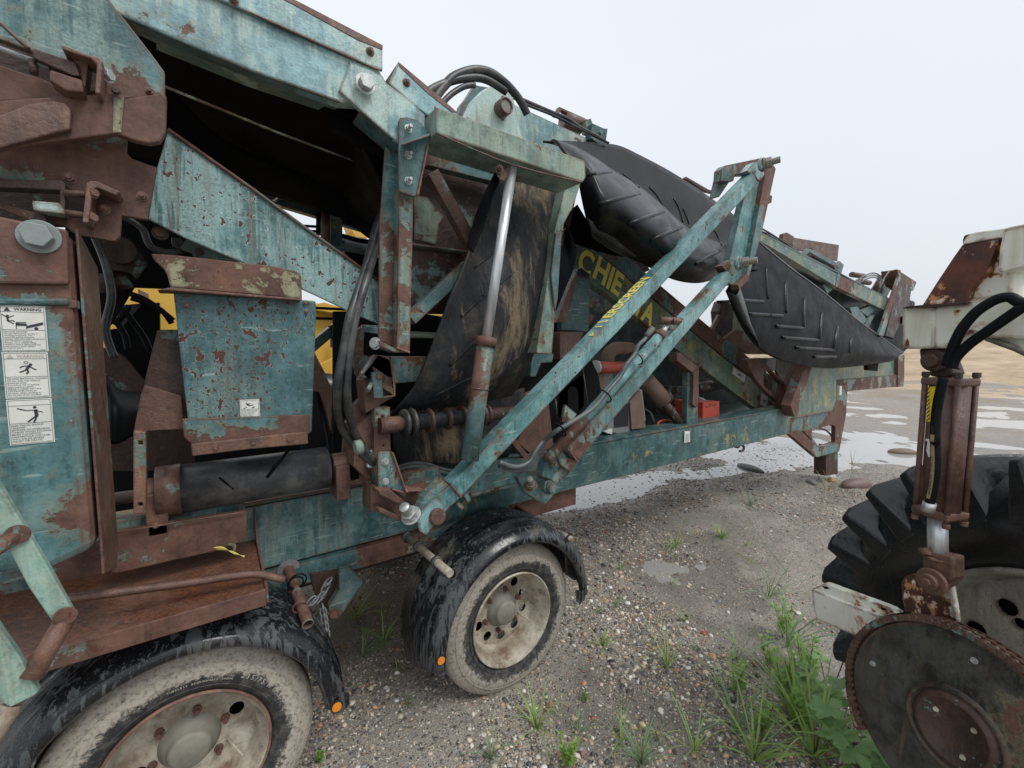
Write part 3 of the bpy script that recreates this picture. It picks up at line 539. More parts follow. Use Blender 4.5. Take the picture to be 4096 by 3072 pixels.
m = MB(); c0 = at('C', 1395, 695, 2.06); c1 = at('C', 1490, 965, 1.72); m.tube([c0, c1], .021, 16, caps=False); m.tube([c1, c0], .017, 16, caps=False); m.build('fender_stay', M['rust'], mach)
MB().disc(c0, (c1-c0).normalized(), .045, .004).build('stay_washer', M['zinc'], mach)
MB().lathe(c1, (c1-c0).normalized(), [(-.004, .0175), (0, .0175), (0, .021), (-.004, .0215)], 20).build('stay_rim', M['barpaint'], mach)
for cx_, cy_, rr in ((1430, 765, .03), (1450, 880, .026), (1440, 755, .034)):
    q = at('C', cx_, cy_, 1.9 if cy_ < 800 else 1.8); d = (c1-c0).normalized(); u, v = basis(d)
    MB().tube([q+(u*math.cos(a*.5236)+v*math.sin(a*.5236))*rr for a in range(12)], .0035, 6, closed=True).build('tie_wire', M['belt' if cy_ < 800 else 'rust'], mach)
# ribbon of torn tape
m = sheet([[at('C', x, y, Y) for x, y, Y in r] for r in ([(1030, 592, 1.86), (1080, 590, 1.84), (1130, 625, 1.82), (1185, 632, 1.8)], [(1050, 605, 1.86), (1085, 606, 1.84), (1130, 612, 1.82), (1180, 640, 1.8)])], 4, 3); m.build('torn_tape', M['letter'], mach, solid=.001)
m = sheet([[at('C', x, y, Y) for x, y, Y in r] for r in ([(1090, 575, 1.86), (1140, 575, 1.83), (1138, 610, 1.82)], [(1095, 585, 1.86), (1125, 590, 1.83), (1128, 615, 1.82)])], 4, 3); m.build('torn_tape', M['barpaint'], mach, solid=.001)
# chain under beam
def chain(p, q, n, r, name='safety_chain', sag=.04):
    m = MB()
    for i in range(n):
        t = (i+.5)/n; c = p.lerp(q, t)+V(0, 0, -sag*math.sin(math.pi*t)); d = (q-p).normalized(); u, v = basis(d)
        if i % 2: u = v
        m.tube([c+d*math.cos(a*math.pi/5)*r*1.7+u*math.sin(a*math.pi/5)*r for a in range(10)], r*.32, 6, closed=True)
    return m.build(name, M['grey'], mach)
chain(at('C', 1590, 745, 2.0), at('C', 1500, 850, 1.98), 8, .014); chain(at('C', 1560, 880, 1.98), at('C', 1580, 1020, 1.95), 8, .013, sag=0)
# ladder at lower left
plate('ladder_stringer', 'C', 1.33, .02, [(-300, -200), (0, 300), (60, 395), (240, 700), (370, 935), (350, 950), (250, 950), (140, 790), (40, 600), (-300, 50)], 'ladder')
plate('ladder_stringer', 'C', 1.30, .02, [(-300, 560), (0, 985), (100, 1130), (188, 1290), (165, 1310), (50, 1368), (20, 1350), (-300, 800)], 'ladder')
MB().tube([at('C', 85, 530, 1.335), at('C', -200, 700, 1.28)], .017).build('ladder_rung', M['rust'], mach)
MB().tube([at('C', 320, 930, 1.34), at('C', 150, 1225, 1.30)], .019).build('ladder_rung', M['rust'], mach)
MB().tube([at('C', 60, 1350, 1.32), at('C', -60, 1560, 1.3)], .018).build('ladder_rung', M['rim'], mach)
for x, y, Y in ((85, 528, 1.325), (318, 922, 1.325)): bolt('C', x, y, Y, .022, 'tealarm', name='rung_collar') if 0 else MB().disc(at('C', x, y, Y), V(0, -1, 0), .0205, .005).build('rung_collar', M['tealarm'], mach, .002)

def weld(k, Y, pts, r=.0045, mat='rustlight'):
    P = spline([at(k, x, y, Y) for x, y in pts], 14); m = MB(); m.tube(P, [r*(.75+.5*((i*37) % 7)/7) for i in range(len(P))], 6); m.build('weld_bead', M[mat], mach)
weld('W', 1.552, [(1741, 424), (1744, 533)]); weld('D', 1.556, [(1180, 960), (1112, 1300)]); weld('R', 1.655, [(515, 1320), (650, 1356)]); weld('R', 1.70, [(505, 80), (548, 310)])
weld('W', 1.498, [(1745, 531), (2040, 655), (2320, 728)], .003, 'rust'); weld('E', 1.595, [(582, 740), (662, 770)]); weld('C', 1.865, [(560, 520), (1190, 418)], .003, 'rust')
weld('W', 1.575, [(1804, 1938), (1846, 1989)], .005); weld('W', 1.575, [(2269, 1794), (2312, 1848)], .005); weld('S', 2.075, [(1716, 901), (1798, 887)]); weld('W', 1.58, [(1000, 50), (1525, 285)], .003, 'rust')
# ------------------------------------------------------------------ wheels
def wheel(cx, cz, Y0, idx):
    W = bpy.data.objects.new('wheel', None); COL.objects.link(W); W.parent = mach; W.location = V(cx, Y0, cz)-L0; C = V(cx, Y0, cz)
    tp = [(.06, .236), (.018, .244), (.008, .262), (.0, .29), (-.004, .315), (.0, .338), (.008, .352), (.012, .366), (.026, .386), (.04, .394), (.075, .399)]
    tp2 = tp+[(.075, .392), (.085, .392), (.085, .400), (.12, .401), (.12, .393), (.13, .393), (.13, .401)]+[(.235-a, r) for a, r in reversed(tp[:-1])]
    MB().lathe(C, YV, tp2, 120).build('tyre', M['tyre%d' % idx], W)
    for rr, hh in ((.268, .0045), (.345, .003)): MB().lathe(C, YV, [(hh, rr-.002), (hh-.003, rr), (hh, rr+.002)], 120).build('tyre_rib', M['tyre%d' % idx], W)
    MB().lathe(C, YV, [(.06, .236), (.02, .240), (.008, .246), (.004, .242), (.010, .234), (.03, .228), (.05, .213), (.075, .207), (.10, .204), (.124, .198), (.130, .19)], 96).build('rim', M['rim'], W)
    # disc with hand holes
    n = 10; outer = [C+V(math.cos(a)*.193, .128, math.sin(a)*.193) for a in [2*math.pi*i/60 for i in range(60)]]
    hol = []
    for i in (range(n) if idx else (0, 5)):
        a = 2*math.pi*(i+.5)/n; h = C+V(math.cos(a)*.152, .128, math.sin(a)*.152); hol.append([h+V(math.cos(b_)*.025, 0, math.sin(b_)*.025) for b_ in [2*math.pi*j/16 for j in range(16)]])
    MB().prism(outer, V(0, .005, 0), hol).build('wheel_disc', M['rim'], W)
    MB().lathe(C, YV, [(.20, 0), (.20, .19)], 40).build('brake_drum', M['void'], W)
    MB().lathe(C, YV, [(.134, .096), (.122, .092), (.115, .082), (.105, .078), (.102, .066), (.078, .064), (.070, .060), (.066, .052), (.064, 0)], 40).build('hub', M['hub'], W)
    MB().lathe(C, YV, [(.012, .2365), (.002, .2385), (.002, .245), (.010, .247)], 96).build('rim_flange', M['rustlight' if idx == 0 else 'rim'], W)
    for i in range(6):
        a = 2*math.pi*i/6+.3; p = C+V(math.cos(a)*.112, .13, math.sin(a)*.112); m = MB(); m.hexa(p, V(0, -1, 0), .015, .016); m.disc(p+V(0, -.016, 0), V(0, -1, 0), .009, .016, 12); m.build('wheel_nut', M['rust'], W, .001)
    MB().tube([C+V(.11, .13, -.06), C+V(.155, .06, -.1)], .004, 8).build('valve_stem', M['rim'], W)
    return C
M['rimgrey'] = paint('grey_rusty_wheel', .3, c0=(.13, .12, .10), c1=(.22, .21, .18), c2=(.40, .38, .32), chalk=.4, seed=31, spots=.4)
M['tyre0'] = tyre('dusty_tyre_rubber_near', (-.10-L0.x+.10, 0, 0), .24, 1.0); M['tyre1'] = tyre('dusty_tyre_rubber', (0, 0, 0), .24, .85); M['hub'] = flat('chipped_grey_hub', (.21, .20, .165), .6, .65, 11)
M['tyre0'] = tyre('pale_dusty_tyre', (0, 0, 0), .238, 1.0)
WA = wheel(-.10, .385, 1.73, 0); WB = wheel(1.26, .385, 1.73, 1)
def arctext(s, C, r, a0, hgt, parent, mat='inkfade', da=None, flip=False):
    a = a0
    m = MB()
    for ch in s:
        if ch != ' ':
            c = bpy.data.curves.new('t', 'FONT'); c.body = ch; c.size = 1; c.offset = .01; c.resolution_u = 2
            ob = bpy.data.objects.new('t', c); COL.objects.link(ob); bpy.context.view_layer.update()
            me = bpy.data.meshes.new_from_object(ob.evaluated_get(bpy.context.evaluated_depsgraph_get()))
            rad = V(math.cos(R(a)), 0, math.sin(R(a))); tn = V(math.sin(R(a)), 0, -math.cos(R(a)))
            if flip: rad = -rad; tn = -tn
            o = C+V(math.cos(R(a)), 0, math.sin(R(a)))*r
            m.add([o+tn*v.co.x*hgt*1.35+rad*v.co.y*hgt*1.35+V(0, -.001, 0) for v in me.vertices], [tuple(p.vertices) for p in me.polygons]); bpy.data.objects.remove(ob); bpy.data.meshes.remove(me)
        a -= (da or math.degrees(hgt*1.0/r))*(.55 if ch in ' /.1I' else 1)*(-1 if flip else 1)
    return m.build('tyre_lettering', M[mat], parent)
arctext('235/75 R 17.5', V(-.10, 1.7262, .385), .296, 58, .017, mach)
arctext('TUBELESS  REGROOVABLE  RADIAL', V(-.10, 1.7262, .385), .288, 99, .007, mach)
arctext('194', V(1.26, 1.7285, .385), .325, -88, .024, mach, flip=True)
MB().bx(-.16, -.04, 1.97, 3.4, .35, .43).build('axle', M['rustdark'], mach, .01); MB().bx(1.2, 1.32, 1.97, 3.4, .35, .43).build('axle', M['rustdark'], mach, .01)
for cx in (-.10, 1.26):   # far side wheels
    MB().lathe(V(cx, 3.45, .385), YV, [(.0, .23), (.0, .36), (.03, .395), (.2, .395), (.23, .36), (.23, .23)], 48).build('far_tyre', M['tyre1'], mach)
    MB().disc(V(cx, 3.5, .385), YV, .23, .05, 32).build('far_rim', M['rim'], mach)
def fenderp(cx, a0, a1, name):
    C = V(cx, 1.66, .385); Rr = .50
    prof = [(.03, Rr-.075), (.012, Rr-.07), (.0, Rr-.06), (.004, Rr-.04), (.014, Rr-.032), (.018, Rr-.028), (.04, Rr-.004), (.06, Rr+.002), (.13, Rr+.006), (.136, Rr+.013), (.15, Rr+.013), (.156, Rr+.006), (.24, Rr+.008), (.246, Rr+.015), (.26, Rr+.015), (.266, Rr+.008), (.36, Rr+.004), (.40, Rr-.03), (.40, Rr-.06)]
    return MB().lathe(C, YV, prof, 72, a0, a1, u=XU).build(name, M['fender'], mach, solid=.006)
# angles measured from +X; axis +Y, v = Y x X = -Z
fenderp(-.10, -4, -182, 'fender'); fenderp(1.26, -2, -184, 'fender')
def marker(k, x, y, Y):
    c = at(k, x, y, Y); m = MB(); m.disc(c, V(0, -1, 0), .022, .006, 20); m.build('reflector_base', M['plasticblue'], mach); m = MB(); m.disc(c+V(0, -.006, 0), V(0, -1, 0), .0175, .005, 20); m.disc(c+V(0, -.011, 0), V(0, -1, 0), .003, .002, 8); m.build('side_reflector', M['orange'], mach, .002)
marker('C', 1627, 1358, 1.655); marker('F', 545, 1265, 1.655)
MB().prism([at('C', x, y, 1.66) for x, y in ((1600, 1290), (1690, 1300), (1692, 1345), (1660, 1390), (1610, 1400))], V(0, .006, 0)).build('fender_tab', M['fender'], mach)
MB().prism([at('F', x, y, 1.66) for x, y in ((1365, 850), (1415, 850), (1418, 900), (1385, 932), (1368, 915))], V(0, .006, 0)).build('fender_tab', M['fender'], mach)
MB().prism([V(.79, 1.672, .40), V(.80, 1.672, .33), V(.815, 1.672, .32), V(.84, 1.672, .33), V(.83, 1.672, .40)], V(0, .006, 0)).build('fender_tab', M['fender'], mach)
MB().prism([V(.765, 1.68, .42), V(.765, 2.05, .42), V(.79, 2.05, .17), V(.80, 1.68, .33)], V(.006, 0, 0)).build('fender_flap', M['fender'], mach, .002)
c0 = at('F', 345, 525, 2.0); c1 = at('F', 605, 745, 1.56)
MB().tube([c0, c1], .017, 16).build('fender_stay', M['rim'], mach)
for t in (.0, .30, .72):
    c = c0.lerp(c1, t); MB().lathe(c, (c1-c0).normalized(), [(-.008, .017), (-.008, .027), (.008, .027), (.008, .017)], 20).build('stay_collar', M['hose'], mach)
c0 = at('F', 1000, 345, 2.15); c1 = at('F', 1330, 535, 1.66); MB().tube([c0, c1], .013, 12).build('fender_stay', M['rust'], mach)
for t in (.78, .97): MB().disc(c0.lerp(c1, t), (c1-c0).normalized(), .021, .01).build('stay_collar', M['hose'], mach)
MB().tube([c0.lerp(c1, .84), c1.lerp(c0, -.03)], .0145, 12).build('stay_tip', M['rim'], mach)

# ------------------------------------------------------------------ main conveyor boom
plate('boom_web', 'W', 1.60, .05, [(300, -320), (640, -118), (1000, 48), (1525, 285), (1530, 316), (1545, 331), (1500, 420), (1361, 410), (1000, 283), (500, 72), (300, -10), (100, -110)], 'teallight', bevel=.012)
plate('boom_top_plate', 'W', 1.585, .012, [(300, -420), (800, -198), (1181, 0), (1530, 181), (1531, 230), (1531, 283), (1000, 50), (640, -112), (300, -270)], 'teallight')
MB().prism([at('W', x, y, 1.583) for x, y in ((800, -198), (1181, -2), (1532, 180), (1531, 200), (1430, 160), (1181, 22), (800, -176))], V(0, .30, 0)).build('boom_top_flange', M['rust'], mach, .002)
p_ = [at('W', x, y, 1.60) for x, y in ((100, -110), (500, 72), (1000, 283), (1361, 410), (1361, 398), (1000, 268), (500, 56), (100, -126))]
MB().prism(p_, V(0, .10, 0)).build('boom_bottom_flange', M['tealdark'], mach, .004)
bolt('D', 765, 560, 1.565, .042, 'zinc'); bolt('D', 797, 345, 1.585, .018, 'rust', stud=.008); bolt('A', 1552, 5, 1.585, .016, 'rust', stud=.006)
plate('hinge_plate', 'D', 1.585, .02, [(668, 405), (880, 500), (905, 550), (1060, 665), (1160, 760), (1170, 850), (1000, 960), (905, 880), (740, 735), (690, 690), (590, 600), (605, 555)], 'teallight')
MB().prism([at('D', x, y, 1.588) for x, y in ((735, 722), (905, 865), (1000, 945), (1000, 975), (905, 890), (730, 738))], V(0, .10, 0)).build('hinge_flange', M['tealdark'], mach, .004)
plate('side_flashing', 'D', 1.60, .012, [(985, 408), (1200, 590), (1375, 745), (1380, 770), (1190, 770), (1080, 690), (920, 552)], 'teallight')
MB().prism([at('D', x, y, 1.598) for x, y in ((985, 408), (1200, 588), (1378, 745), (1340, 745), (1180, 620), (990, 440))], V(0, .2, 0)).build('flashing_flange', M['rust'], mach, .002)
bolt('D', 1037, 550, 1.6, .018, 'rust', stud=.008)
MB().prism([V(-1.2, 1.66, 2.735), V(.45, 1.66, 2.64), V(.62, 1.66, 2.60), V(1.0, 2.72, 2.50), V(.76, 2.72, 2.575), V(.26, 2.72, 2.635), V(-1.2, 2.72, 2.735)], V(0, 0, .02)).build('conveyor_belt', M['beltdark'], mach)
MB().prism([V(-1.2, 2.72, 2.70), V(.26, 2.72, 2.60), V(.96, 2.72, 2.50), V(1.02, 2.72, 2.75), V(-1.2, 2.72, 3.0)], V(0, .05, 0)).build('far_boom_web', M['tealdark'], mach)
MB().prism([V(.50, 1.70, 2.60), V(.62, 1.72, 2.40), V(.98, 2.72, 2.40), V(.70, 2.72, 2.58)], V(0, 0, .02)).build('transfer_belt', M['beltdark'], mach)
MB().tube([at('A', 1060, 560, 1.70), at('A', 1825, 872, 1.80), at('D', 550, 1015, 1.90), at('D', 890, 1143, 1.98)], .004, 6).build('guide_cable', M['barpaint'], mach)
plate('hinge_gap_filler', 'D', 1.70, .02, [(520, 560), (905, 700), (1100, 900), (905, 1060), (520, 860)], 'beltdark')  # dark plate added behind the hinge where sky showed through
# sling of the belt under the boom, seen at lower edge
m = sheet([[at('W', x, y, Y) for x, y, Y in r] for r in ([(660, 330, 1.78), (900, 560, 2.1), (1190, 690, 2.3), (1540, 760, 2.3)], [(660, 700, 2.1), (1010, 755, 2.5), (1290, 845, 2.6), (1540, 930, 2.4)])]); m.build('sagging_belt', M['beltdark'], mach, solid=.008)

# ------------------------------------------------------------------ vertical folded side conveyor frame
plate('frame_upright', 'W', 1.66, .012, [(1546, 518), (1560, 511), (1594, 518), (1598, 900), (1570, 1388), (1514, 1358), (1520, 900)], 'rustteal')
plate('frame_upright_flange', 'W', 1.60, .06, [(1592, 760), (1654, 770), (1650, 1000), (1640, 1408), (1588, 1404), (1596, 900)], 'rustteal')
plate('upright_foot', 'E', 1.60, .07, [(480, 695), (575, 745), (662, 770), (575, 770), (480, 730)], 'rustteal')
plate('hinge_bracket', 'D', 1.56, .014, [(988, 800), (1000, 778), (1040, 773), (1110, 790), (1200, 880), (1185, 960), (1150, 1120), (1112, 1300), (1085, 1305), (1000, 1275), (988, 1250)], 'rustteal', bevel=.004)
p = at('D', 1010, 950, 1.56); MB().prism([p, at('D', 1190, 882, 1.56), at('D', 1192, 892, 1.45), at('D', 1010, 952, 1.47)], V(0, 0, -.006)).build('bracket_fin', M['rustteal'], mach, .002)
for y in (855, 1030, 1200): bolt('D', 1050, y, 1.56, .018, 'zinc', stud=.022)
MB().prism([V(.735, 1.5, 2.678), V(.735, 1.5, 2.583), V(1.485, 1.5, 2.572), V(1.505, 1.5, 2.60), V(1.50, 1.5, 2.675)], V(0, .18, 0)).build('top_bar', M['barpaint'], mach, .006)
plate('right_upright', 'W', 1.72, .10, [('G', 700, 655), ('G', 788, 655), ('G', 740, 800), ('G', 690, 890), ('G', 670, 1000), ('E', 1575, 20), ('E', 1545, 440), ('E', 1520, 780), ('E', 1425, 772), ('E', 1450, 600), ('E', 1500, 300), ('G', 640, 900)], 'barpaint')
plate('right_upright_edge', 'W', 1.70, .012, [('G', 672, 940), ('G', 690, 930), ('E', 1580, 30), ('E', 1555, 440), ('E', 1540, 520), ('E', 1515, 300), ('E', 1545, 50)], 'teal')
plate('backing_panel', 'W', 1.95, .02, [(1600, 600), (2320, 720), (2200, 1260), (1640, 1255)], 'rustdark')
plate('painted_patch', 'D', 1.94, .006, [(1085, 1290), (1180, 1310), (1290, 1440), (1255, 1490), (1240, 1600), (1225, 1622), (1180, 1610), (1090, 1590)], 'barpaint')
plate('back_ledge', 'E', 1.90, .05, [(670, 105), (1010, 155), (1010, 165), (670, 120)], 'barpaint')
plate('back_rail', 'D', 1.85, .05, [(1185, 955), (1660, 1115), (1650, 1215), (1180, 1095)], 'rustteal')
plate('back_rail', 'E', 1.90, .05, [(660, 640), (900, 655), (900, 685), (660, 680)], 'barpaint')
A_, B_ = at('D', 1200, 1150, 1.82), at('D', 1455, 1600, 1.82); MB().beam(A_, B_, .05, .06, up=V(0, -1, 0).cross(B_-A_)).build('diagonal_brace', M['rust'], mach, .003)
A_, B_ = at('E', 660, 570, 1.80), at('E', 1010, 245, 1.80); MB().beam(A_, B_, .05, .055, up=V(0, -1, 0).cross(B_-A_)).build('diagonal_brace', M['rustteal'], mach, .003)
bolt('E', 815, 180, 1.95, .014, 'rust'); bolt('E', 815, 247, 1.95, .014, 'tealdark'); bolt('D', 1370, 1000, 1.83, .016, 'zinc')
m = sheet([[at('W', x, y, Y) for x, y, Y in r] for r in (
    [(1978, 720, 1.72), (2040, 700, 1.80), (2130, 690, 1.82), (2230, 680, 1.80), (2310, 690, 1.80)],
    [(1916, 900, 1.70), (1990, 895, 1.76), (2080, 890, 1.76), (2180, 890, 1.78), (2244, 890, 1.80)],
    [(1853, 1059, 1.68), (1930, 1059, 1.72), (2040, 1055, 1.70), (2150, 1055, 1.74), (2225, 1050, 1.80)],
    [(1790, 1212, 1.68), (1870, 1215, 1.70), (1990, 1210, 1.66), (2110, 1200, 1.72), (2190, 1180, 1.80)],
    [(1730, 1377, 1.70), (1810, 1375, 1.70), (1930, 1370, 1.66), (2070, 1355, 1.72), (2155, 1331, 1.82)],
    [(1664, 1530, 1.74), (1750, 1515, 1.72), (1880, 1500, 1.70), (2030, 1470, 1.76), (2120, 1450, 1.86)],
    [(1590, 1630, 1.80), (1690, 1600, 1.78), (1830, 1580, 1.76), (1980, 1550, 1.82), (2080, 1530, 1.92)],
    [(1560, 1665, 1.90), (1670, 1640, 1.86), (1810, 1625, 1.85), (1960, 1600, 1.92), (2050, 1580, 2.0)])], 6, 6)
bv1 = BVHTree.FromPolygons(m.v, m.f); m.build('hanging_belt', M['beltmud'], mach, solid=.010)
def cleat(bv, k, pts, r, name='belt_cleat', mat='beltgloss', n=10):
    P = []
    for i in range(n):
        t = i/(n-1)*(len(pts)-1); j = min(int(t), len(pts)-2); f = t-j; x = pts[j][0]*(1-f)+pts[j+1][0]*f; y = pts[j][1]*(1-f)+pts[j+1][1]*f
        d = ray(k, x, y).normalized(); h = bv.ray_cast(EYE, d)
        if h[0] is not None: P.append(h[0]-d*r*.3)
    if len(P) > 2: MB().tube(P, r, 8).build(name, M[mat], mach)
for a, c in (((1050, 255), (1170, 165)), ((970, 555), (1130, 410)), ((900, 850), (1060, 700)), ((800, 1035), (1030, 920)), ((1195, 360), (1290, 280)), ((1170, 890), (1270, 500))): cleat(bv1, 'E', (a, c), .008, mat='beltmud')
cleat(bv1, 'G', ((350, 970), (425, 880)), .008, mat='beltmud')
m = sheet([[at('W', x, y, Y) for x, y, Y in r] for r in ([(1980, 690, 1.66), (2000, 720, 1.64)], [(1940, 770, 1.68), (1965, 800, 1.64)], [(1900, 870, 1.70), (1935, 900, 1.66)], [(1868, 990, 1.70), (1890, 1010, 1.67)])], 4, 5); m.build('belt_edge_fold', M['belt'], mach, solid=.008)
# lower end: dark belt, rollers
plate('lower_shade_sheet', 'E', 2.25, .02, [(200, 520), (670, 520), (900, 560), (1640, 560), (1800, 900), (1900, 1500), (1000, 1560), (200, 1560)], 'void')  # black sheet added for the shaded gaps behind the frame
m = sheet([[at('E', x, y, Y) for x, y, Y in r] for r in ([(545, 1120, 2.0), (800, 1100, 2.05), (1100, 1060, 2.05), (1350, 980, 2.1)], [(560, 1300, 1.95), (800, 1300, 2.0), (1050, 1280, 2.0), (1350, 1200, 2.1)], [(580, 1440, 2.0), (800, 1440, 2.0), (1000, 1440, 2.0), (1250, 1400, 2.1)])]); m.build('lower_belt_loop', M['beltmud2'] if 'beltmud2' in M else M['beltmud'], mach, solid=.01)
A_, B_ = V(.58, 1.75, 1.478), V(1.30, 1.78, 1.472); ax = (B_-A_).normalized()
MB().tube([A_, B_], .031, 24).build('idler_shaft', M['rustdark'], mach)
MB().tube([A_, A_+ax*.09], .034, 24).build('idler_end', M['rust'], mach)
MB().tube([A_+ax*.17, A_+ax*.40], .036, 24).build('idler_sleeve', M['beltmud'], mach)
for x, y, w_ in ((630, 690, .058), (700, 685, .06), (870, 670, .052), (1045, 655, .048), (1195, 640, .05), (1385, 625, .05), (1425, 622, .05)):
    c = at('R', x, y, 1.76); c = A_+ax*((c-A_).dot(ax)); MB().lathe(c, ax, [(-.010, .03), (-.008, w_), (.0, w_+.004), (.008, w_), (.010, .03)], 32).build('idler_disc', M['hose' if x < 800 else 'rustdark'], mach)
# teal tube and channel brackets near hoses
plate('box_section', 'R', 1.9, .08, [(500, 60), (845, 62), (830, 110), (750, 300), (555, 318), (510, 90)], 'tealrust')
plate('channel_bracket', 'R', 1.72, .05, [(370, 45), (490, 60), (550, 310), (552, 440), (430, 460), (440, 445), (520, 430), (490, 100), (390, 60), (280, 260), (235, 280), (240, 230)], 'rustteal')
plate('channel_web', 'R', 1.76, .10, [(380, 55), (490, 75), (530, 300), (540, 440), (370, 540), (270, 600), (240, 290)], 'rust')
plate('latch_tab', 'R', 1.70, .04, [(325, 210), (420, 210), (425, 300), (438, 460), (345, 460)], 'tealpit'); bolt('R', 392, 250, 1.70, .018, 'rust')
MB().tube([at('R', 325, 315, 1.71), at('R', 285, 385, 1.68)], .009, 8).build('retaining_pin', M['barpaint'], mach)
plate('fixed_post', 'R', 1.76, .06, [(345, 545), (395, 535), (500, 540), (505, 965), (520, 1100), (500, 1300), (370, 1320), (340, 1100), (350, 700)], 'rustteal', holes=[[(420, 620), (438, 620), (438, 640), (420, 640)], [(425, 900), (443, 900), (443, 918), (425, 918)]])
plate('fixed_post_web', 'R', 1.80, .2, [(180, 740), (345, 560), (350, 1100), (300, 1250), (150, 1100)], 'rust')
plate('strut', 'R', 1.86, .05, [(165, 520), (270, 420), (275, 600), (170, 740), (130, 700)], 'rustteal')
plate('knuckle_bracket', 'R', 1.66, .016, [(385, 985), (400, 968), (510, 965), (545, 1060), (600, 1180), (655, 1330), (650, 1400), (560, 1350), (500, 1320), (390, 1330), (385, 1200)], 'rustteal', bevel=.003)
plate('knuckle_web', 'R', 1.70, .12, [(510, 1320), (655, 1355), (830, 1330), (900, 1290), (860, 1400), (700, 1560), (640, 1640), (390, 1530), (320, 1550), (320, 1290), (385, 1320)], 'rust', bevel=.004)
plate('knuckle_gusset', 'R', 1.62, .1, [(385, 1330), (500, 1320), (640, 1440), (600, 1470), (400, 1370)], 'rust'); plate('knuckle_gusset', 'R', 1.63, .1, [(385, 1510), (420, 1500), (640, 1600), (645, 1645), (400, 1545)], 'rust')
bolt('R', 455, 1058, 1.66, .018, 'zinc'); bolt('R', 455, 1248, 1.66, .018, 'zinc')
plate('side_stiffener', 'R', 1.64, .06, [(515, 965), (535, 975), (655, 1320), (830, 1330), (650, 1355)], 'rustlight')
# left of the uprights: curved bracket plates
plate('pivot_bracket', 'L', 1.95, .03, [(1190, 1480), (1250, 1240), (1310, 1180), (1455, 1190), (1455, 1240), (1320, 1245), (1310, 1660), (1240, 1660), (1230, 1560)], 'rustteal')
plate('pivot_bracket', 'E', 1.93, .03, [(330, 740), (380, 605), (480, 620), (480, 660), (390, 645), (380, 780), (430, 800), (420, 910), (360, 960), (330, 860)], 'rustteal')
bolt('E', 455, 715, 1.62, .028, 'zinc', V(-.7, -.7, 0)); 
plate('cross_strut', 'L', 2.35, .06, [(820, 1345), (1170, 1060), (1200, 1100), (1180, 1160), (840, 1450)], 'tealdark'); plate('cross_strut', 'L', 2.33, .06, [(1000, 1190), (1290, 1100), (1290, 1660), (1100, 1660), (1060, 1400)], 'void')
plate('cross_strut', 'L', 2.32, .06, [(780, 1450), (840, 1430), (960, 1660), (780, 1700)], 'rustdark')
for y0, y1 in ((1020, 1040), (1120, 1130)): MB().tube([at('L', 800, y0, 2.4), at('L', 1180, y1, 2.4)], .008, 6).build('tension_rod', M['void'], mach)
plate('lamp_post', 'L', 2.6, .05, [(1003, 140), (1115, 170), (1115, 375), (1140, 390), (1140, 490), (995, 470), (1000, 360)], 'tealdark'); MB().tube([at('L', 963, 130, 2.65), at('L', 960, 400, 2.65)], .03).build('ram_body', M['rust'], mach); MB().tube([at('L', 900, 130, 2.7), at('L', 895, 330, 2.7)], .02).build('ram_hose', M['belt'], mach)
for y in (255, 300): MB().tube([at('L', 740, y-10, 2.7), at('L', 900, y, 2.7)], .008, 6).build('ram_hose', M['belt'], mach)
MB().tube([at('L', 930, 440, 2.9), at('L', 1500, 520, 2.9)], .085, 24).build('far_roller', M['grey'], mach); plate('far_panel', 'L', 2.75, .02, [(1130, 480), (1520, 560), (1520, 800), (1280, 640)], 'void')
for y in (330, 350): MB().tube([at('L', 1115, y, 2.6), at('L', 1250, y+40, 2.6), at('L', 1500, y+80, 2.6)], .008, 6).build('far_hose', M['belt'], mach)
# chrome ram in the frame
tp_, jt, bt = at('W', 2049, 668, 1.56), at('E', 1122, 700, 1.56), at('E', 1025, 1415, 1.56)
cyl = MB().tube([tp_, jt], .0215, 24).build('lift_ram_rod', M['chrome'], mach)
MB().tube([jt.lerp(bt, .0), bt], .038, 24).build('lift_ram_barrel', M['tealrust'], mach)
MB().tube([jt.lerp(tp_, .02), jt.lerp(bt, .045)], .045, 24).build('ram_gland', M['rustteal'], mach); q = jt.lerp(bt, .40); MB().tube([q, q.lerp(bt, .015)], .041, 24).build('ram_band', M['rust'], mach)
plate('ram_clevis', 'G', 1.54, .008, [(350, 510), (365, 515), (355, 600), (330, 640), (300, 630), (300, 590), (345, 560)], 'rustteal'); plate('ram_clevis', 'G', 1.62, .012, [(395, 540), (440, 540), (440, 600), (420, 640), (395, 645)], 'rustteal')
bolt('G', 298, 568, 1.535, .022, 'rust', V(-.3, -.95, 0), stud=.015)
# black hoses hanging left of the frame
for pts in ([(540, -150), (470, -20), (400, 250), (310, 520), (270, 720), (230, 950), (232, 1150), (280, 1270), (360, 1370), (445, 1440)], [(560, -40), (480, 90), (400, 330), (330, 580), (290, 850), (285, 1050), (320, 1230), (400, 1370), (455, 1420)]):
    MB().tube([at('E', x, y, 1.52+.2*max(0, (y-1000)/450)+.22*max(0, (380-y)/300)) for x, y in pts], .0145, 14, res=8).build('hydraulic_hose', M['hose'], mach)
MB().tube([at('E', x, y, 1.95) for x, y in ((330, 1530), (320, 1440), (370, 1400), (440, 1430))], .02, 12, res=6).build('hydraulic_hose', M['belt'], mach)
MB().tube([at('E', 330, 1345, 1.57), at('E', 375, 1335, 1.57)], .026, 10).build('hose_clip', M['barpaint'], mach)
plate('hose_clamp', 'R', 1.77, .02, [(285, 960), (345, 950), (350, 1115), (285, 1120)], 'teallight')
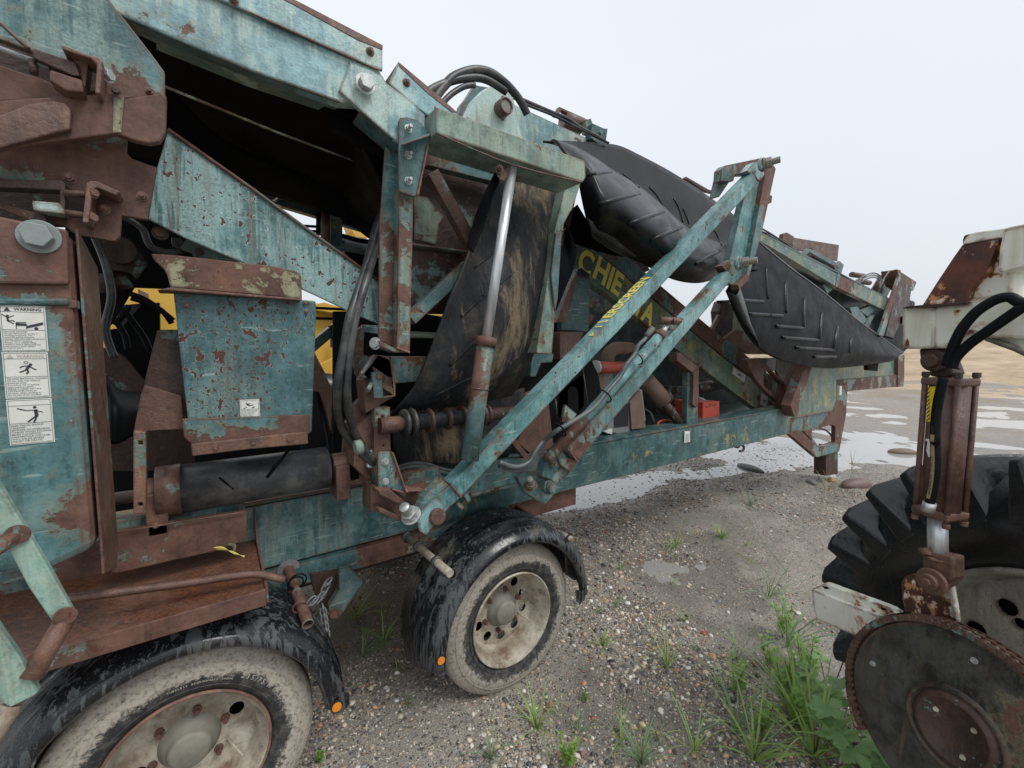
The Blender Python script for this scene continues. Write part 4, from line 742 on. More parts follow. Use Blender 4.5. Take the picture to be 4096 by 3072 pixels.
for i, (dy, dz) in enumerate(((0, 0), (22, .01), (45, .0), (-20, .02))):
    MB().tube([at('E', x, y+dy, 1.95+dz) for x, y in ((560, 1490), (660, 1460), (760, 1462), (870, 1495), (960, 1510))], .010, 10, res=5).build('hydraulic_hose', M['hosegrey'], mach)
# hoses over the top
for pts, r_ in (([(1060, 800), (1075, 730), (1130, 650), (1230, 580), (1350, 535), (1480, 515), (1580, 535), (1700, 610)], .016), ([(1190, 735), (1230, 650), (1290, 570), (1360, 505), (1480, 465), (1590, 480), (1680, 540), (1750, 610), (1800, 680), (1840, 760)], .018), ([(1255, 710), (1330, 630), (1420, 575), (1490, 565)], .012), ([(1180, 720), (1215, 680), (1260, 600)], .014), ([(1700, 600), (1760, 640), (1850, 680), (1990, 740), (2110, 790), (2200, 850), (2350, 930)], .011), ([(1750, 650), (1850, 700), (2000, 760), (2120, 820), (2380, 950)], .008)):
    MB().tube([at('D', x, y, 1.66 if r_ > .0115 else 2.1) for x, y in pts], r_, 12, res=6).build('hydraulic_hose', M['hose'], mach)
# hinge eye block
plate('hinge_eye', 'G', 1.85, .07, [(95, 260), (150, 140), (190, 95), (240, 68), (290, 65), (340, 85), (380, 135), (400, 200), (420, 300), (450, 400), (230, 330)], 'teallight', bevel=.006)
plate('hinge_eye_rear', 'G', 2.0, .06, [(60, 240), (75, 170), (120, 110), (150, 60), (240, 75), (190, 140), (100, 290)], 'rustteal')
c = at('G', 305, 212, 1.85); MB().lathe(c, V(0, -1, 0), [(0, .040), (.05, .040), (.055, .038), (.055, .031), (.04, .03)], 32).build('pin_boss', M['rust'], mach); MB().disc(c, V(0, -1, 0), .030, .048, 32).build('hinge_pin', M['hub'], mach, .003)
for y in (-1, 1): MB().disc(c+V(0, -.02, y*.045), V(0, 0, y), .008, .01, 8).build('grease_nipple', M['rust'], mach)
# far horizontal conveyor
plate('far_conveyor_rail', 'W', 2.2, .05, [(2050, 414), (2400, 576), (2700, 740), (3039, 930), (3039, 985), (2700, 860), (2300, 720), (2040, 600)], 'teallight')
plate('far_conveyor_rail', 'W', 1.95, .06, [(3000, 905), (3039, 933), (3500, 1163), (3552, 1193), (3540, 1242), (3350, 1150), (3160, 1035), (3000, 940)], 'yelteal')
plate('rail_joint', 'W', 1.945, .02, [(3352, 1092), (3362, 1097), (3352, 1150), (3342, 1145)], 'tealdark')
MB().prism([at('W', x, y, 1.95) for x, y in ((3000, 905), (3300, 1060), (3552, 1190), (3552, 1200), (3300, 1070), (3000, 915))], V(0, .6, 0)).build('conveyor_deck', M['tealdark'], mach)
plate('conveyor_underframe', 'W', 2.25, .04, [(3120, 1050), (3220, 1095), (3530, 1245), (3520, 1360), (3420, 1260), (3300, 1180)], 'tealdark')
for pts in ([(3290, 1140), (3320, 1130), (3335, 1155), (3310, 1175)], [(3440, 1240), (3490, 1218), (3505, 1235), (3470, 1265)], [(3400, 1230), (3430, 1225), (3470, 1280), (3450, 1300), (3410, 1260)], [(3480, 1262), (3500, 1260), (3475, 1310), (3460, 1300)]): plate('roller_bracket', 'W', 2.0, .06, pts, 'tealdark')
plate('tail_drum_guard', 'I', 1.9, .03, [(688, 896), (822, 505), (808, 460), (835, 465), (835, 520), (720, 905)], 'rustteal')
plate('tail_cover', 'I', 2.0, .2, [(820, 505), (812, 462), (940, 545), (918, 602), (890, 600), (840, 560)], 'rustteal')
plate('tail_plate', 'I', 1.98, .02, [(735, 900), (830, 520), (905, 590), (890, 700), (785, 915)], 'rustdark')
plate('tail_side', 'I', 2.3, .02, [(640, 600), (700, 500), (760, 480), (820, 500), (740, 650)], 'rustteal')
m = MB().tube([at('I', 820, 800, 2.0), at('I', 900, 690, 2.2)], .06, 16).build('tail_drum', M['belt'], mach)
plate('roller_guard', 'I', 2.3, .02, [(110, 240), (130, 250), (425, 298), (415, 405), (290, 375), (120, 320)], 'rust'); plate('roller_frame', 'I', 2.2, .03, [(180, 360), (215, 320), (240, 325), (420, 420), (430, 405), (458, 430), (440, 490), (400, 460), (395, 440), (230, 345), (195, 375)], 'tealdark')
MB().tube([at('I', 220, 350, 2.3), at('I', 390, 450, 2.25)], .06, 16).build('return_roller', M['rust'], mach)
for x, y in ((545, 495), (585, 540)): MB().tube([at('I', x-35, y, 2.1), at('I', x+40, y+10, 2.15)], .035, 14).build('hydraulic_motor', M['rust'], mach)
for dy in (0, 14, 28): MB().tube([at('I', x, y+dy, 2.0) for x, y in ((520, 545), (600, 500), (660, 485), (700, 510), (690, 560))], .010, 8, res=5).build('motor_hose', M['hosegrey'], mach)
MB().tube([at('I', 690, 600, 2.0), at('I', 730, 510, 2.0), at('I', 760, 470, 2.0)], .01, 8).build('motor_hose', M['teal'], mach)
plate('roller_bracket', 'I', 2.1, .04, [(55, 225), (80, 215), (130, 245), (115, 300), (90, 290), (50, 265)], 'rustteal')
for dy in (0, 18, 34, 50): MB().tube([at('I', x, y+dy, 2.05) for x, y in ((-140, 165), (-60, 205), (20, 255), (90, 300), (180, 360))], .008, 8, res=4).build('conveyor_hose', M['hose'], mach)
plate('roller_frame', 'G', 2.25, .03, [(632, 243), (660, 190), (830, 268), (822, 282), (672, 212), (650, 250)], 'rustteal'); MB().tube([at('G', 680, 265, 2.3), at('G', 790, 310, 2.28)], .055, 18).build('return_roller', M['rust'], mach)
plate('roller_bracket', 'G', 2.2, .04, [(815, 270), (850, 262), (860, 290), (850, 360), (820, 350)], 'rustteal'); plate('roller_bracket', 'G', 2.15, .06, [(860, 290), (930, 322), (952, 322), (940, 415), (900, 415), (850, 380)], 'tealdark'); bolt('G', 905, 350, 2.15, .022, 'rust')
plate('roller_bracket', 'G', 2.3, .03, [(1418, 625), (1425, 612), (1560, 690), (1600, 700), (1590, 715), (1550, 705)], 'rustdark')
plate('hopper_rail', 'W', 2.1, .04, [(2950, 905), (3080, 930), (3120, 960), (3040, 955)], 'rustteal')

# ------------------------------------------------------------------ twisted upper belt
cols = [
 [(560, 402, 1.95), (600, 404, 1.92), (640, 404, 1.86), (740, 560, 1.78), (780, 640, 1.80)],
 [(720, 402, 2.08), (750, 470, 2.02), (740, 430, 1.88), (850, 600, 1.70), (815, 830, 1.78)],
 [(900, 414, 2.12), (880, 590, 2.02), (860, 495, 1.88), (920, 740, 1.64), (850, 940, 1.80)],
 [(1020, 430, 2.14), (1000, 690, 2.02), (970, 570, 1.88), (1030, 800, 1.62), (960, 1020, 1.82)],
 [(1150, 490, 2.14), (1160, 780, 2.02), (1140, 675, 1.86), (1140, 890, 1.60), (1080, 1095, 1.82)],
 [(1320, 580, 2.14), (1300, 900, 2.02), (1285, 795, 1.84), (1260, 960, 1.60), (1200, 1155, 1.82)],
 [(1480, 680, 2.14), (1400, 980, 2.02), (1395, 895, 1.84), (1370, 1060, 1.64), (1350, 1232, 1.82)],
 [(1600, 765, 2.14), (1500, 1010, 2.02), (1490, 960, 1.88), (1500, 1110, 1.68), (1500, 1252, 1.84)],
 [(1690, 830, 2.12), (1620, 1020, 2.02), (1610, 1010, 1.92), (1620, 1120, 1.76), (1620, 1215, 1.86)],
 [(1740, 870, 2.1), (1700, 1000, 2.02), (1680, 1040, 1.95), (1685, 1110, 1.86), (1680, 1170, 1.92)]]
m = sheet([[at('G', x, y, Y) for x, y, Y in r] for r in cols], 8, 5); bv2 = BVHTree.FromPolygons(m.v, m.f); m.build('twisted_belt', M['beltgloss'], mach, solid=.012)
for a in (((895, 782), (1140, 716)), ((1070, 902), (1285, 826)), ((1205, 998), (1392, 922)), ((1475, 1140), (1625, 1062)), ((830, 602), (968, 586))): cleat(bv2, 'G', a, .014)
for a in (((1200, 680), (1240, 720), (1282, 790)), ((1345, 745), (1380, 810), (1402, 890)), ((1590, 935), (1615, 980), (1632, 1030)), ((1040, 600), (1080, 630), (1140, 685)), ((1400, 800), (1440, 900))): cleat(bv2, 'G', a, .011)
plate('belt_lip_under', 'G', 2.25, .01, [(690, 850), (770, 780), (830, 880), (900, 960), (1090, 1100), (1000, 1090), (880, 1060), (760, 1020), (700, 940)], 'beltdark')
m = sheet([[at('G', x, y, Y) for x, y, Y in r] for r in ([(820, 860, 1.74), (850, 930, 1.78), (860, 975, 1.86)], [(950, 930, 1.74), (960, 1000, 1.78), (965, 1050, 1.86)], [(1080, 1010, 1.74), (1090, 1080, 1.78), (1100, 1112, 1.86)], [(1180, 1060, 1.74), (1200, 1110, 1.78), (1215, 1140, 1.86)])], 4, 5); m.build('grey_belt_lip', M['hose'], mach, solid=.006)
m = sheet([[at('G', x, y, Y) for x, y, Y in r] for r in ([(690, 880, 1.85), (730, 960, 1.83), (765, 1060, 1.85)], [(690, 1000, 1.9), (720, 1100, 1.88), (740, 1180, 1.88)], [(650, 1100, 1.9), (690, 1230, 1.9), (710, 1250, 1.9)], [(600, 1300, 1.95), (620, 1400, 1.95), (640, 1420, 1.95)])], 4, 5); m.build('belt_side_fold', M['belt'], mach, solid=.008)
# sagging right belt
top = [(3029, 960, 1.92), (3150, 1062, 1.93), (3290, 1165, 1.93), (3420, 1272, 1.94), (3530, 1352, 1.95), (3615, 1412, 1.98)]
bot = [(2903, 1165, 1.80), (2975, 1320, 1.80), (3060, 1412, 1.82), (3180, 1456, 1.84), (3340, 1472, 1.88), (3560, 1446, 1.95)]
mid1 = [((a[0]*.62+c[0]*.38), (a[1]*.62+c[1]*.38), 1.84-.03*math.sin(i/5*3.14)) for i, (a, c) in enumerate(zip(top, bot))]
mid2 = [((a[0]*.25+c[0]*.75), (a[1]*.25+c[1]*.75), 1.76+.02*i) for i, (a, c) in enumerate(zip(top, bot))]
m = sheet([[at('W', *p) for p in r] for r in (top, mid1, mid2, bot)], 6, 6); bv3 = BVHTree.FromPolygons(m.v, m.f); m.build('sagging_belt', M['belt2'] if 'belt2' in M else M['belt'], mach, solid=.012)
for a in (((65, 550), (70, 750)), ((-40, 765), (45, 768)), ((190, 655), (185, 845)), ((0, 838), (185, 850)), ((305, 750), (290, 925)), ((40, 912), (285, 930)), ((410, 840), (385, 990)), ((130, 978), (385, 995)), ((250, 1040), (400, 1040)), ((500, 920), (490, 1010))): cleat(bv3, 'I', a, .019)
for a in (((1300, 260), (1310, 445)), ((1150, 455), (1285, 462)), ((1190, 535), (1400, 548)), ((1415, 350), (1420, 530))): cleat(bv3, 'H', a, .017)
MB().tube([at('W', x, y, Y-.01) for x, y, Y in top], .007, 8, res=4).build('belt_rim', M['grey'], mach)
m = sheet([[at('W', x, y, Y) for x, y, Y in r] for r in ([(2903, 1165, 1.8), (2945, 1180, 1.74), (2960, 1150, 1.75)], [(2975, 1300, 1.8), (2990, 1290, 1.75), (2985, 1230, 1.75)], [(3040, 1390, 1.82), (3035, 1370, 1.77), (3000, 1290, 1.76)])], 4, 5); m.build('belt_edge_fold', M['hose'], mach, solid=.004)
MB().bx(3.0, 3.1, 2.0, 2.3, 1.9, 2.0) if 0 else None
plate('tail_belt_wrap', 'I', 2.05, .3, [(715, 905), (780, 925), (850, 720), (890, 640), (918, 710), (905, 850), (880, 985), (840, 1024), (800, 1000)], 'belt')
plate('belt_scraper', 'I', 1.95, .05, [(615, 1095), (690, 1080), (680, 1135), (620, 1130)], 'void')
# ------------------------------------------------------------------ folding arms
a1 = [at('W', 1804, 1938, 1.58), at('W', 3013, 691, 1.58), at('W', 3034, 732, 1.58), at('W', 1846, 1989, 1.58)]
d1 = (a1[1]-a1[0]).normalized()
arm1 = MB().prism(a1, V(0, .085, 0)).build('folding_arm', M['tealarm'], mach, .006)
n1 = V(-d1.z, 0, d1.x)      # outward of the upper-left face
def alongtext(s, x0, x1, hgt=.070, y0=1.588):
    # on the ridge line: distance along from a1[0]
    o = a1[0]+d1*((x0-a1[0].x)/d1.x)+n1*.0035; o = V(o.x, y0, o.z)
    return text(s, arm1, 'lettering', 'letter', o, d1, YV, (x1-x0)/d1.x, hgt, .03, lift=-.0035+.004 if 0 else 0)
alongtext('ERSCREEN', 1.80, 2.13); alongtext('L', 1.765, 1.782); alongtext('I', 1.728, 1.735, .05); alongtext('T', 1.735, 1.75, .03, 1.61) if 0 else None; alongtext('P', 1.665, 1.69, .035)
a2 = [at('W', 2269, 1794, 1.58), at('W', 2914, 1082, 1.58), at('W', 2935, 1112, 1.58), at('W', 2312, 1848, 1.58)]
arm2 = MB().prism(a2, V(0, .085, 0)).build('folding_arm', M['tealarm'], mach, .012)
# arm 1 foot
plate('arm_foot', 'R', 1.595, .06, [(935, 1395), (1075, 1285), (1172, 1400), (1040, 1512), (1020, 1490)], 'tealarm'); plate('arm_fork', 'R', 1.60, .05, [(985, 1215), (1060, 1285), (870, 1470), (830, 1500), (800, 1560), (705, 1640), (690, 1600), (760, 1530), (820, 1400)], 'rustteal', bevel=.004)
plate('arm_fork', 'R', 1.575, .012, [(760, 1640), (705, 1640), (800, 1530), (940, 1400), (1060, 1500), (1000, 1560), (900, 1700), (840, 1760), (780, 1720)], 'tealarm')
plate('arm_stop', 'R', 1.60, .03, [(1125, 1465), (1150, 1440), (1205, 1490), (1180, 1520)], 'barpaint'); plate('arm_stop', 'R', 1.62, .03, [(1190, 1380), (1230, 1340), (1270, 1420), (1240, 1450)], 'tealarm')
def pin(k, x, y, Y, ax, r, nutmat='zinc', ln=.06):
    c = at(k, x, y, Y); ax = ax.normalized(); m = MB(); m.disc(c, ax, r*1.7, r*.3); m.hexa(c+ax*r*.3, ax, r*1.35, r*1.2); m.build('pin_nut', M[nutmat], mach, .002)
    m = MB(); m.lathe(c+ax*r*1.5, ax, [(0, 0)]+[(ln*i/16, r*(.80+.06*(i % 2))) for i in range(17)]+[(ln, 0)], 20); m.build('pin_thread', M[nutmat], mach)
pin('R', 700, 1570, 1.60, V(-.55, -.45, .70), .024, ln=.045); pin('F', 1090, 215, 1.62, V(-.5, -.5, .70), .020, 'barpaint', ln=.04)
c = at('R', 925, 1570, 1.585); m = MB(); ax = V(.1, -1, .1).normalized(); m.disc(c+ax*-.02, ax, .040, .02, 28); m.disc(c, ax, .034, .03, 28); m.build('pivot_pin', M['tealrust'], mach, .004)
c = at('F', 1205, 228, 1.60); m = MB(); m.disc(c-ax*.02, ax, .036, .02, 28); m.disc(c, ax, .029, .026, 28); m.build('pivot_pin', M['teal'], mach, .004)
plate('arm_bracket', 'F', 1.66, .04, [(1010, 170), (1060, 120), (1110, 140), (1250, 200), (1240, 260), (1180, 330), (1120, 300), (1060, 260)], 'tealrust', bevel=.004); plate('arm_bracket', 'F', 1.60, .012, [(1250, 40), (1380, 60), (1330, 135), (1270, 90)], 'tealrust')
plate('arm_bracket', 'F', 1.61, .05, [(1195, 45), (1245, 40), (1275, 80), (1215, 180), (1160, 160), (1170, 90)], 'teal'); bolt('F', 1222, 82, 1.60, .022, 'rustlight', stud=.014)
MB().prism([at('F', x, y, 1.63) for x, y in ((1200, 160), (1290, 90), (1330, 135), (1240, 215))], V(0, .06, 0)).build('arm_foot', M['tealrust'], mach, .004)
# arm top frame
plate('frame_head', 'G', 1.72, .06, [(1640, 570), (1662, 545), (1898, 496), (1920, 530), (1850, 600), (1720, 600), (1710, 640), (1635, 640)], 'rustteal')
plate('frame_post', 'G', 1.78, .05, [(1632, 600), (1728, 582), (1625, 735), (1600, 742)], 'rustteal')
plate('frame_upright', 'G', 1.70, .05, [(1775, 735), (1860, 640), (1905, 600), (1792, 1210), (1700, 1268), (1670, 1240), (1690, 1100)], 'tealarm')
plate('frame_upright_flange', 'G', 1.66, .06, [(1903, 600), (1945, 530), (1966, 565), (1880, 960), (1798, 1240), (1745, 1292), (1735, 1265), (1790, 1200)], 'rustteal')
plate('frame_rear_lug', 'G', 1.9, .04, [(1925, 720), (1945, 730), (1940, 770), (1915, 780)], 'rustdark')
for x, y in ((1870, 545), (1730, 1140)):
    c = at('G', x, y, 1.56); MB().lathe(c, V(0, -1, 0), [(0, .04), (.012, .05), (.024, .04)], 24).build('spherical_joint', M['teallight'], mach); m = MB(); ax = V(.35, -.93, .1).normalized(); m.disc(c+ax*.02, ax, .046, .012, 24); m.hexa(c+ax*.034, ax, .038, .04); m.disc(c+ax*.075, ax, .022, .05, 16); m.build('arm_nut', M['hub'], mach, .003)
plate('arm_tip', 'G', 1.60, .06, [(1790, 580), (1835, 525), (1875, 530), (1900, 600), (1870, 640)], 'teallight'); plate('arm_tip', 'G', 1.60, .06, [(1640, 1150), (1710, 1110), (1745, 1160), (1705, 1215), (1680, 1200)], 'tealrust')
for x, y in ((1800, 1150), (1815, 1180)): MB().tube([at('G', x, y, 1.75), at('G', x+35, y-4, 1.72)], .01, 8).build('cable_end', M['belt'], mach)
# ram on arm 2
e0, e1 = at('M', 1515, 920, 1.54), at('F', 1190, 60, 1.56)
MB().tube([e0, e1], .0285, 24).build('arm_ram_barrel', M['tealarm'], mach); e2 = at('M', 1570, 830, 1.54); MB().tube([e2, e0], .016, 16).build('arm_ram_rod', M['chrome'], mach); MB().tube([e0, e0.lerp(e1, .04)], .032, 24).build('arm_ram_gland', M['rustteal'], mach)
m = MB(); m.tube([at('M', 1490, 780, 1.55), at('M', 1700, 790, 1.5)], .022, 16); m.build('ram_eye', M['rust'], mach); bolt('M', 1650, 790, 1.50, .03, 'rustlight', V(.5, -.85, 0), stud=.03)
plate('ram_lug', 'M', 1.56, .03, [(1590, 830), (1700, 740), (1760, 760), (1640, 890), (1600, 880)], 'tealrust')
hp = [('M', 1395, 880), ('M', 1330, 980), ('M', 1250, 1060), ('M', 1215, 1150), ('M', 1120, 1270), ('T', 780, 290), ('T', 640, 450), ('T', 480, 640), ('T', 250, 790), ('T', 80, 890), ('T', -60, 1000), ('E', 1430, 1350), ('E', 1380, 1430), ('E', 1300, 1460), ('E', 1200, 1430)]
MB().tube([at(k, x, y, 1.50 if i < 10 else 1.58) for i, (k, x, y) in enumerate(hp)], .0115, 12, res=6).build('ram_hose', M['hosegrey'], mach)
MB().tube([at(k, x, y+22, 1.60) for i, (k, x, y) in enumerate(hp[10:])], .010, 10, res=6).build('ram_hose', M['hosegrey'], mach)
MB().tube([at('M', 1410, 865, 1.50), at('M', 1340, 960, 1.50)], .017, 12).build('hose_fitting', M['tealrust'], mach)
for k, x, y in (('M', 1225, 1200), ('T', 600, 510), ('T', 100, 880)):
    c = at(k, x, y, 1.52); d = (e0-e1).normalized(); u, v = basis(d); MB().tube([c+(u*math.cos(a*.5236)+v*math.sin(a*.5236))*.042 for a in range(12)], .0035, 6, closed=True).build('hose_tie', M['void'], mach)
# ------------------------------------------------------------------ inclined conveyor with lettering and engine bay
inc = plate('inclined_beam', 'W', 2.40, .08, [(2230, 920), (2371, 1000), (2896, 1434), (3029, 1530), (3120, 1600), (3115, 1650), (3036, 1646), (2708, 1398), (2462, 1203), (2292, 1080), (2200, 1010)], 'yelteal', bevel=.006)
plate('inclined_beam_upper', 'W', 2.44, .05, [(2360, 985), (2500, 1022), (2570, 1080), (2700, 1190), (2830, 1300), (3010, 1440), (3150, 1560), (3140, 1610), (3029, 1524), (2896, 1428)], 'rustteal', bevel=.006)
plate('inclined_beam_upper', 'W', 2.50, .05, [(2480, 1000), (2580, 1040), (2600, 1080), (2560, 1100)], 'rustdark')
ux = (at('W', 2896, 1434, 2.4)-at('W', 2371, 1000, 2.4)).normalized(); uz = V(-ux.z, 0, ux.x)
oC = at('M', 545, 222, 2.396)
def ctext(s, k, xa, ya, xb, yb, hh):
    o = at(k, xa, ya, 2.398); e = at(k, xb, yb, 2.398); wd = (e-o).dot(ux); return text(s, inc, 'lettering', 'letter', o, ux, uz, wd, hh, .035)
hh = .195
ctext('C', 'M', 560, 205, 700, 320, hh); ctext('HIE', 'M', 742, 300, 1030, 530, hh) ; ctext('T', 'M', 1190, 690, 1270, 760, hh*.9) if 0 else None
ctext('TA', 'M', 1180, 690, 1400, 830, hh)
plate('erased_patch', 'M', 2.396, .001, [(1230, 740), (1290, 660), (1330, 600), (1350, 620), (1290, 700), (1250, 760)], 'yelteal')
for k_, pts in (('H', [(1108, 858), (1182, 905), (1172, 952), (1100, 895)]), ('H', [(1278, 1013), (1316, 1040), (1306, 1104), (1266, 1078)])):
    s_ = plate('sticker', k_, 2.397, .001, pts, 'label', bevel=0); cx_, cy_ = sum(p[0] for p in pts)/4, sum(p[1] for p in pts)/4
    plate('pictogram', k_, 2.3965, .0005, [(cx_-12, cy_-8), (cx_+10, cy_-2), (cx_+16, cy_+12), (cx_-4, cy_+6)], 'inkgrey', parent=s_, bevel=0)
s_ = plate('sticker', 'T', 2.0895, .001, [(1487, 900), (1546, 893), (1548, 1015), (1484, 1027)], 'label', bevel=0)
for y in range(930, 1010, 11): plate('print', 'T', 2.0885, .0005, [(1498, y+2), (1536, y-2), (1536, y+2), (1498, y+6)], 'inkgrey', parent=s_, bevel=0)
plate('sticker', 'H', 2.0, .001, [(1748, 972), (1760, 970), (1760, 1022), (1746, 1028)], 'label', bevel=0)
# bay back wall and contents
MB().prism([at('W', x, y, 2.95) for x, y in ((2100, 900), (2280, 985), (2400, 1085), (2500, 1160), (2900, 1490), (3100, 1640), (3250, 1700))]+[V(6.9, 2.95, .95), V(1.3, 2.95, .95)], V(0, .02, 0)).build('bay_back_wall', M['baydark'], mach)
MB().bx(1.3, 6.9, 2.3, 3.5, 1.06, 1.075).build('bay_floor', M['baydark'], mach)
MB().bx(4.1, 4.2, 2.5, 3.5, 1.07, 1.4).build('bay_divider', M['rustdark'], mach)
MB().tube([at('H', 880, 985, 2.6), at('H', 1040, 960, 2.6)], .06, 20).build('air_tank', M['rustdark'], mach)
plate('tower_post', 'M', 2.2, .14, [(590, 200), (625, 192), (722, 265), (705, 900), (410, 890), (400, 790), (480, 440)], 'tealdark', bevel=.006); plate('tower_cap', 'M', 2.19, .16, [(590, 200), (625, 190), (724, 262), (715, 330), (620, 300), (580, 240)], 'plasticblue', bevel=.01)
plate('tower_edge', 'M', 2.17, .03, [(480, 440), (560, 260), (585, 280), (460, 800), (350, 800)], 'rust')
plate('tower_box', 'M', 2.15, .10, [(390, 900), (650, 905), (560, 1130), (480, 1200), (385, 1210)], 'rust'); plate('tower_base', 'M', 2.1, .10, [(80, 1150), (320, 1150), (300, 1240), (180, 1250), (120, 1400), (60, 1400)], 'teal')
plate('blank_plate', 'M', 2.3, .02, [(360, 440), (480, 440), (480, 1250), (330, 1230)], 'rustdark')
plate('slotted_plate', 'T', 2.25, .03, [(105, 470), (200, 380), (375, 250), (378, 620), (300, 720), (130, 800), (80, 700)], 'tealdark', holes=[[(200, 450), (225, 412), (260, 405), (295, 430), (310, 480), (310, 680), (290, 710), (200, 620)]])
plate('angled_tab', 'T', 2.15, .02, [(170, 600), (300, 710), (210, 830), (130, 790)], 'teallight')
MB().tube([at('T', 360, 200, 2.15), at('T', 420, 600, 2.15)], .004, 6).build('control_cable', M['barpaint'], mach); MB().tube([at('T', 60, 540, 2.1), at('T', 75, 720, 2.1)], .005, 6).build('control_cable', M['barpaint'], mach)
plate('engine_panel', 'T', 2.35, .03, [(415, 140), (490, 135), (500, 250), (600, 250), (600, 560), (420, 660), (400, 500)], 'card'); plate('peeled_paint', 'T', 2.345, .002, [(415, 150), (455, 200), (450, 250), (485, 290), (485, 430), (460, 400), (440, 330), (415, 300)], 'label')
plate('engine_block', 'T', 2.45, .3, [(490, 250), (700, 240), (700, 330), (600, 600), (490, 640)], 'grey', bevel=.01)
MB().tube([at('T', 505, 190, 2.30), at('T', 650, 195, 2.32), at('T', 815, 185, 2.4)], .046, 20).build('red_hose', M['redhose'], mach); MB().tube([at('T', 495, 190, 2.30), at('T', 520, 190, 2.30)], .052, 20).build('hose_band', M['zinc'], mach)
MB().tube([at('T', x, y, 2.45) for x, y in ((640, 130), (640, 60), (690, 0), (760, -20), (900, -10))], .055, 20, res=6).build('air_duct', M['card'], mach); MB().tube([at('T', 640, 125, 2.45), at('T', 640, 150, 2.45)], .06, 20).build('duct_clamp', M['belt'], mach)
plate('radiator', 'T', 2.22, .06, [(690, 640), (880, 560), (882, 905), (770, 925), (610, 905), (640, 850)], 'grey'); 
m = MB()
for i in range(22):
    t = i/21; a = at('T', 715+150*t, 650-60*t, 2.215); c = at('T', 712+150*t, 860-18*t, 2.215); m.beam(a, c, .003, .004)
m.build('radiator_fins', M['ink'], mach)
plate('radiator_side', 'T', 2.2, .03, [(610, 905), (690, 870), (690, 930), (640, 925)], 'label')
plate('rusty_board', 'T', 2.2, .02, [(885, 580), (1000, 440), (1030, 600), (1060, 860), (905, 880)], 'card'); plate('engine_panel', 'T', 2.3, .03, [(960, 420), (1020, 440), (1060, 780), (1000, 800)], 'grey')
MB().tube([at('T', 1060, 330, 2.35), at('T', 1250, 560, 2.30)], [.072, .082], 28).build('muffler', M['card'], mach); MB().tube([at('T', 1225, 500, 2.32), at('T', 1270, 575, 2.30)], .088, 28).build('muffler_cap', M['rustdark'], mach)
MB().tube([at('T', 1240, 560, 2.28), at('T', 1330, 670, 2.25), at('T', 1430, 810, 2.2)], .04, 20).build('exhaust_pipe', M['rustdark'], mach); MB().tube([at('T', 1318, 650, 2.25), at('T', 1335, 672, 2.25)], .045, 20).build('exhaust_clamp', M['rustdark'], mach)
MB().tube([at('T', x, y, 2.3) for x, y in ((1180, 860), (1200, 800), (1270, 775), (1330, 785), (1400, 815))], .009, 10, res=6).build('battery_cable', M['red'], mach)
for i in range(5): MB().tube([at('T', x+i*7, y+i*5, 2.35) for x, y in ((1050, 650), (1100, 690), (1130, 770), (1170, 860))], .006, 6, res=4).build('wiring', M['rust' if i % 2 else 'ink'], mach)
plate('bay_post', 'T', 2.15, .05, [(1522, 250), (1590, 250), (1640, 195), (1648, 210), (1636, 808), (1512, 822)], 'tealdark'); plate('bay_post_flange', 'T', 2.12, .03, [(1590, 250), (1648, 200), (1645, 520), (1615, 640), (1580, 600)], 'rust')
plate('bay_strut', 'T', 2.12, .08, [(1400, 30), (1440, 28), (1652, 190), (1580, 250), (1410, 120)], 'rust')
rb0 = [at('T', x, y, 2.25) for x, y in ((1692, 580), (1875, 565), (1875, 785), (1690, 805))]
rb = MB().prism(rb0, V(0, .30, 0)).build('battery_box', M['red'], mach, .006)
m = MB(); o_ = at('T', 1710, 640, 2.2495)
for a in ([(0, .02), (.03, .0), (.05, .015)], [(.07, .0), (.09, .03), (.11, .01), (.13, .03)], [(.15, .02), (.17, .0), (.19, .03), (.2, .01)]):
    for p2 in stroke(a, .007): m.prism([o_+XU*x+ZU*y for x, y in p2], V(0, -.001, 0))
m.build('scrawled_marks', M['ink'], rb)
plate('battery_strap', 'T', 2.24, .02, [(1640, 515), (1700, 530), (1740, 560), (1700, 560), (1650, 535)], 'grey')
MB().tube([at('T', 2010, 1060, 2.15)+V(0, 0, 0)]+[at('T', 2110+35*math.cos(a), 1085+35*math.sin(a), 2.15) for a in (3.4, 4.2, 5.2, 6.2, 7.2, 8.2)], .012, 8, res=4).build('towing_eye', M['rustdark'], mach)
# upper beam surface details: loose section on the right of the knuckle
MB().bx(.95, 1.55, 1.86, 2.085, 1.06, 1.15).build('cross_tube', M['teal'], mach, .006)
MB().prism([at('F', x, y, 1.95) for x, y in ((590, 180), (850, 170), (1050, 115), (1050, 215), (720, 290), (620, 250))], V(0, .10, 0)).build('box_beam', M['teallight'], mach, .005)
plate('beam_gusset', 'R', 1.9, .05, [(600, 1200), (640, 1160), (960, 1110), (1000, 1230), (900, 1300), (660, 1320)], 'rustteal')
plate('slot_wall', 'E', 2.1, .02, [(1280, 1040), (1400, 1000), (1500, 1060), (1530, 1340), (1400, 1390), (1300, 1300)], 'rust')
plate('bay_rib', 'E', 2.0, .03, [(1240, 1260), (1300, 1290), (1410, 1430), (1380, 1450), (1290, 1330)], 'rust')

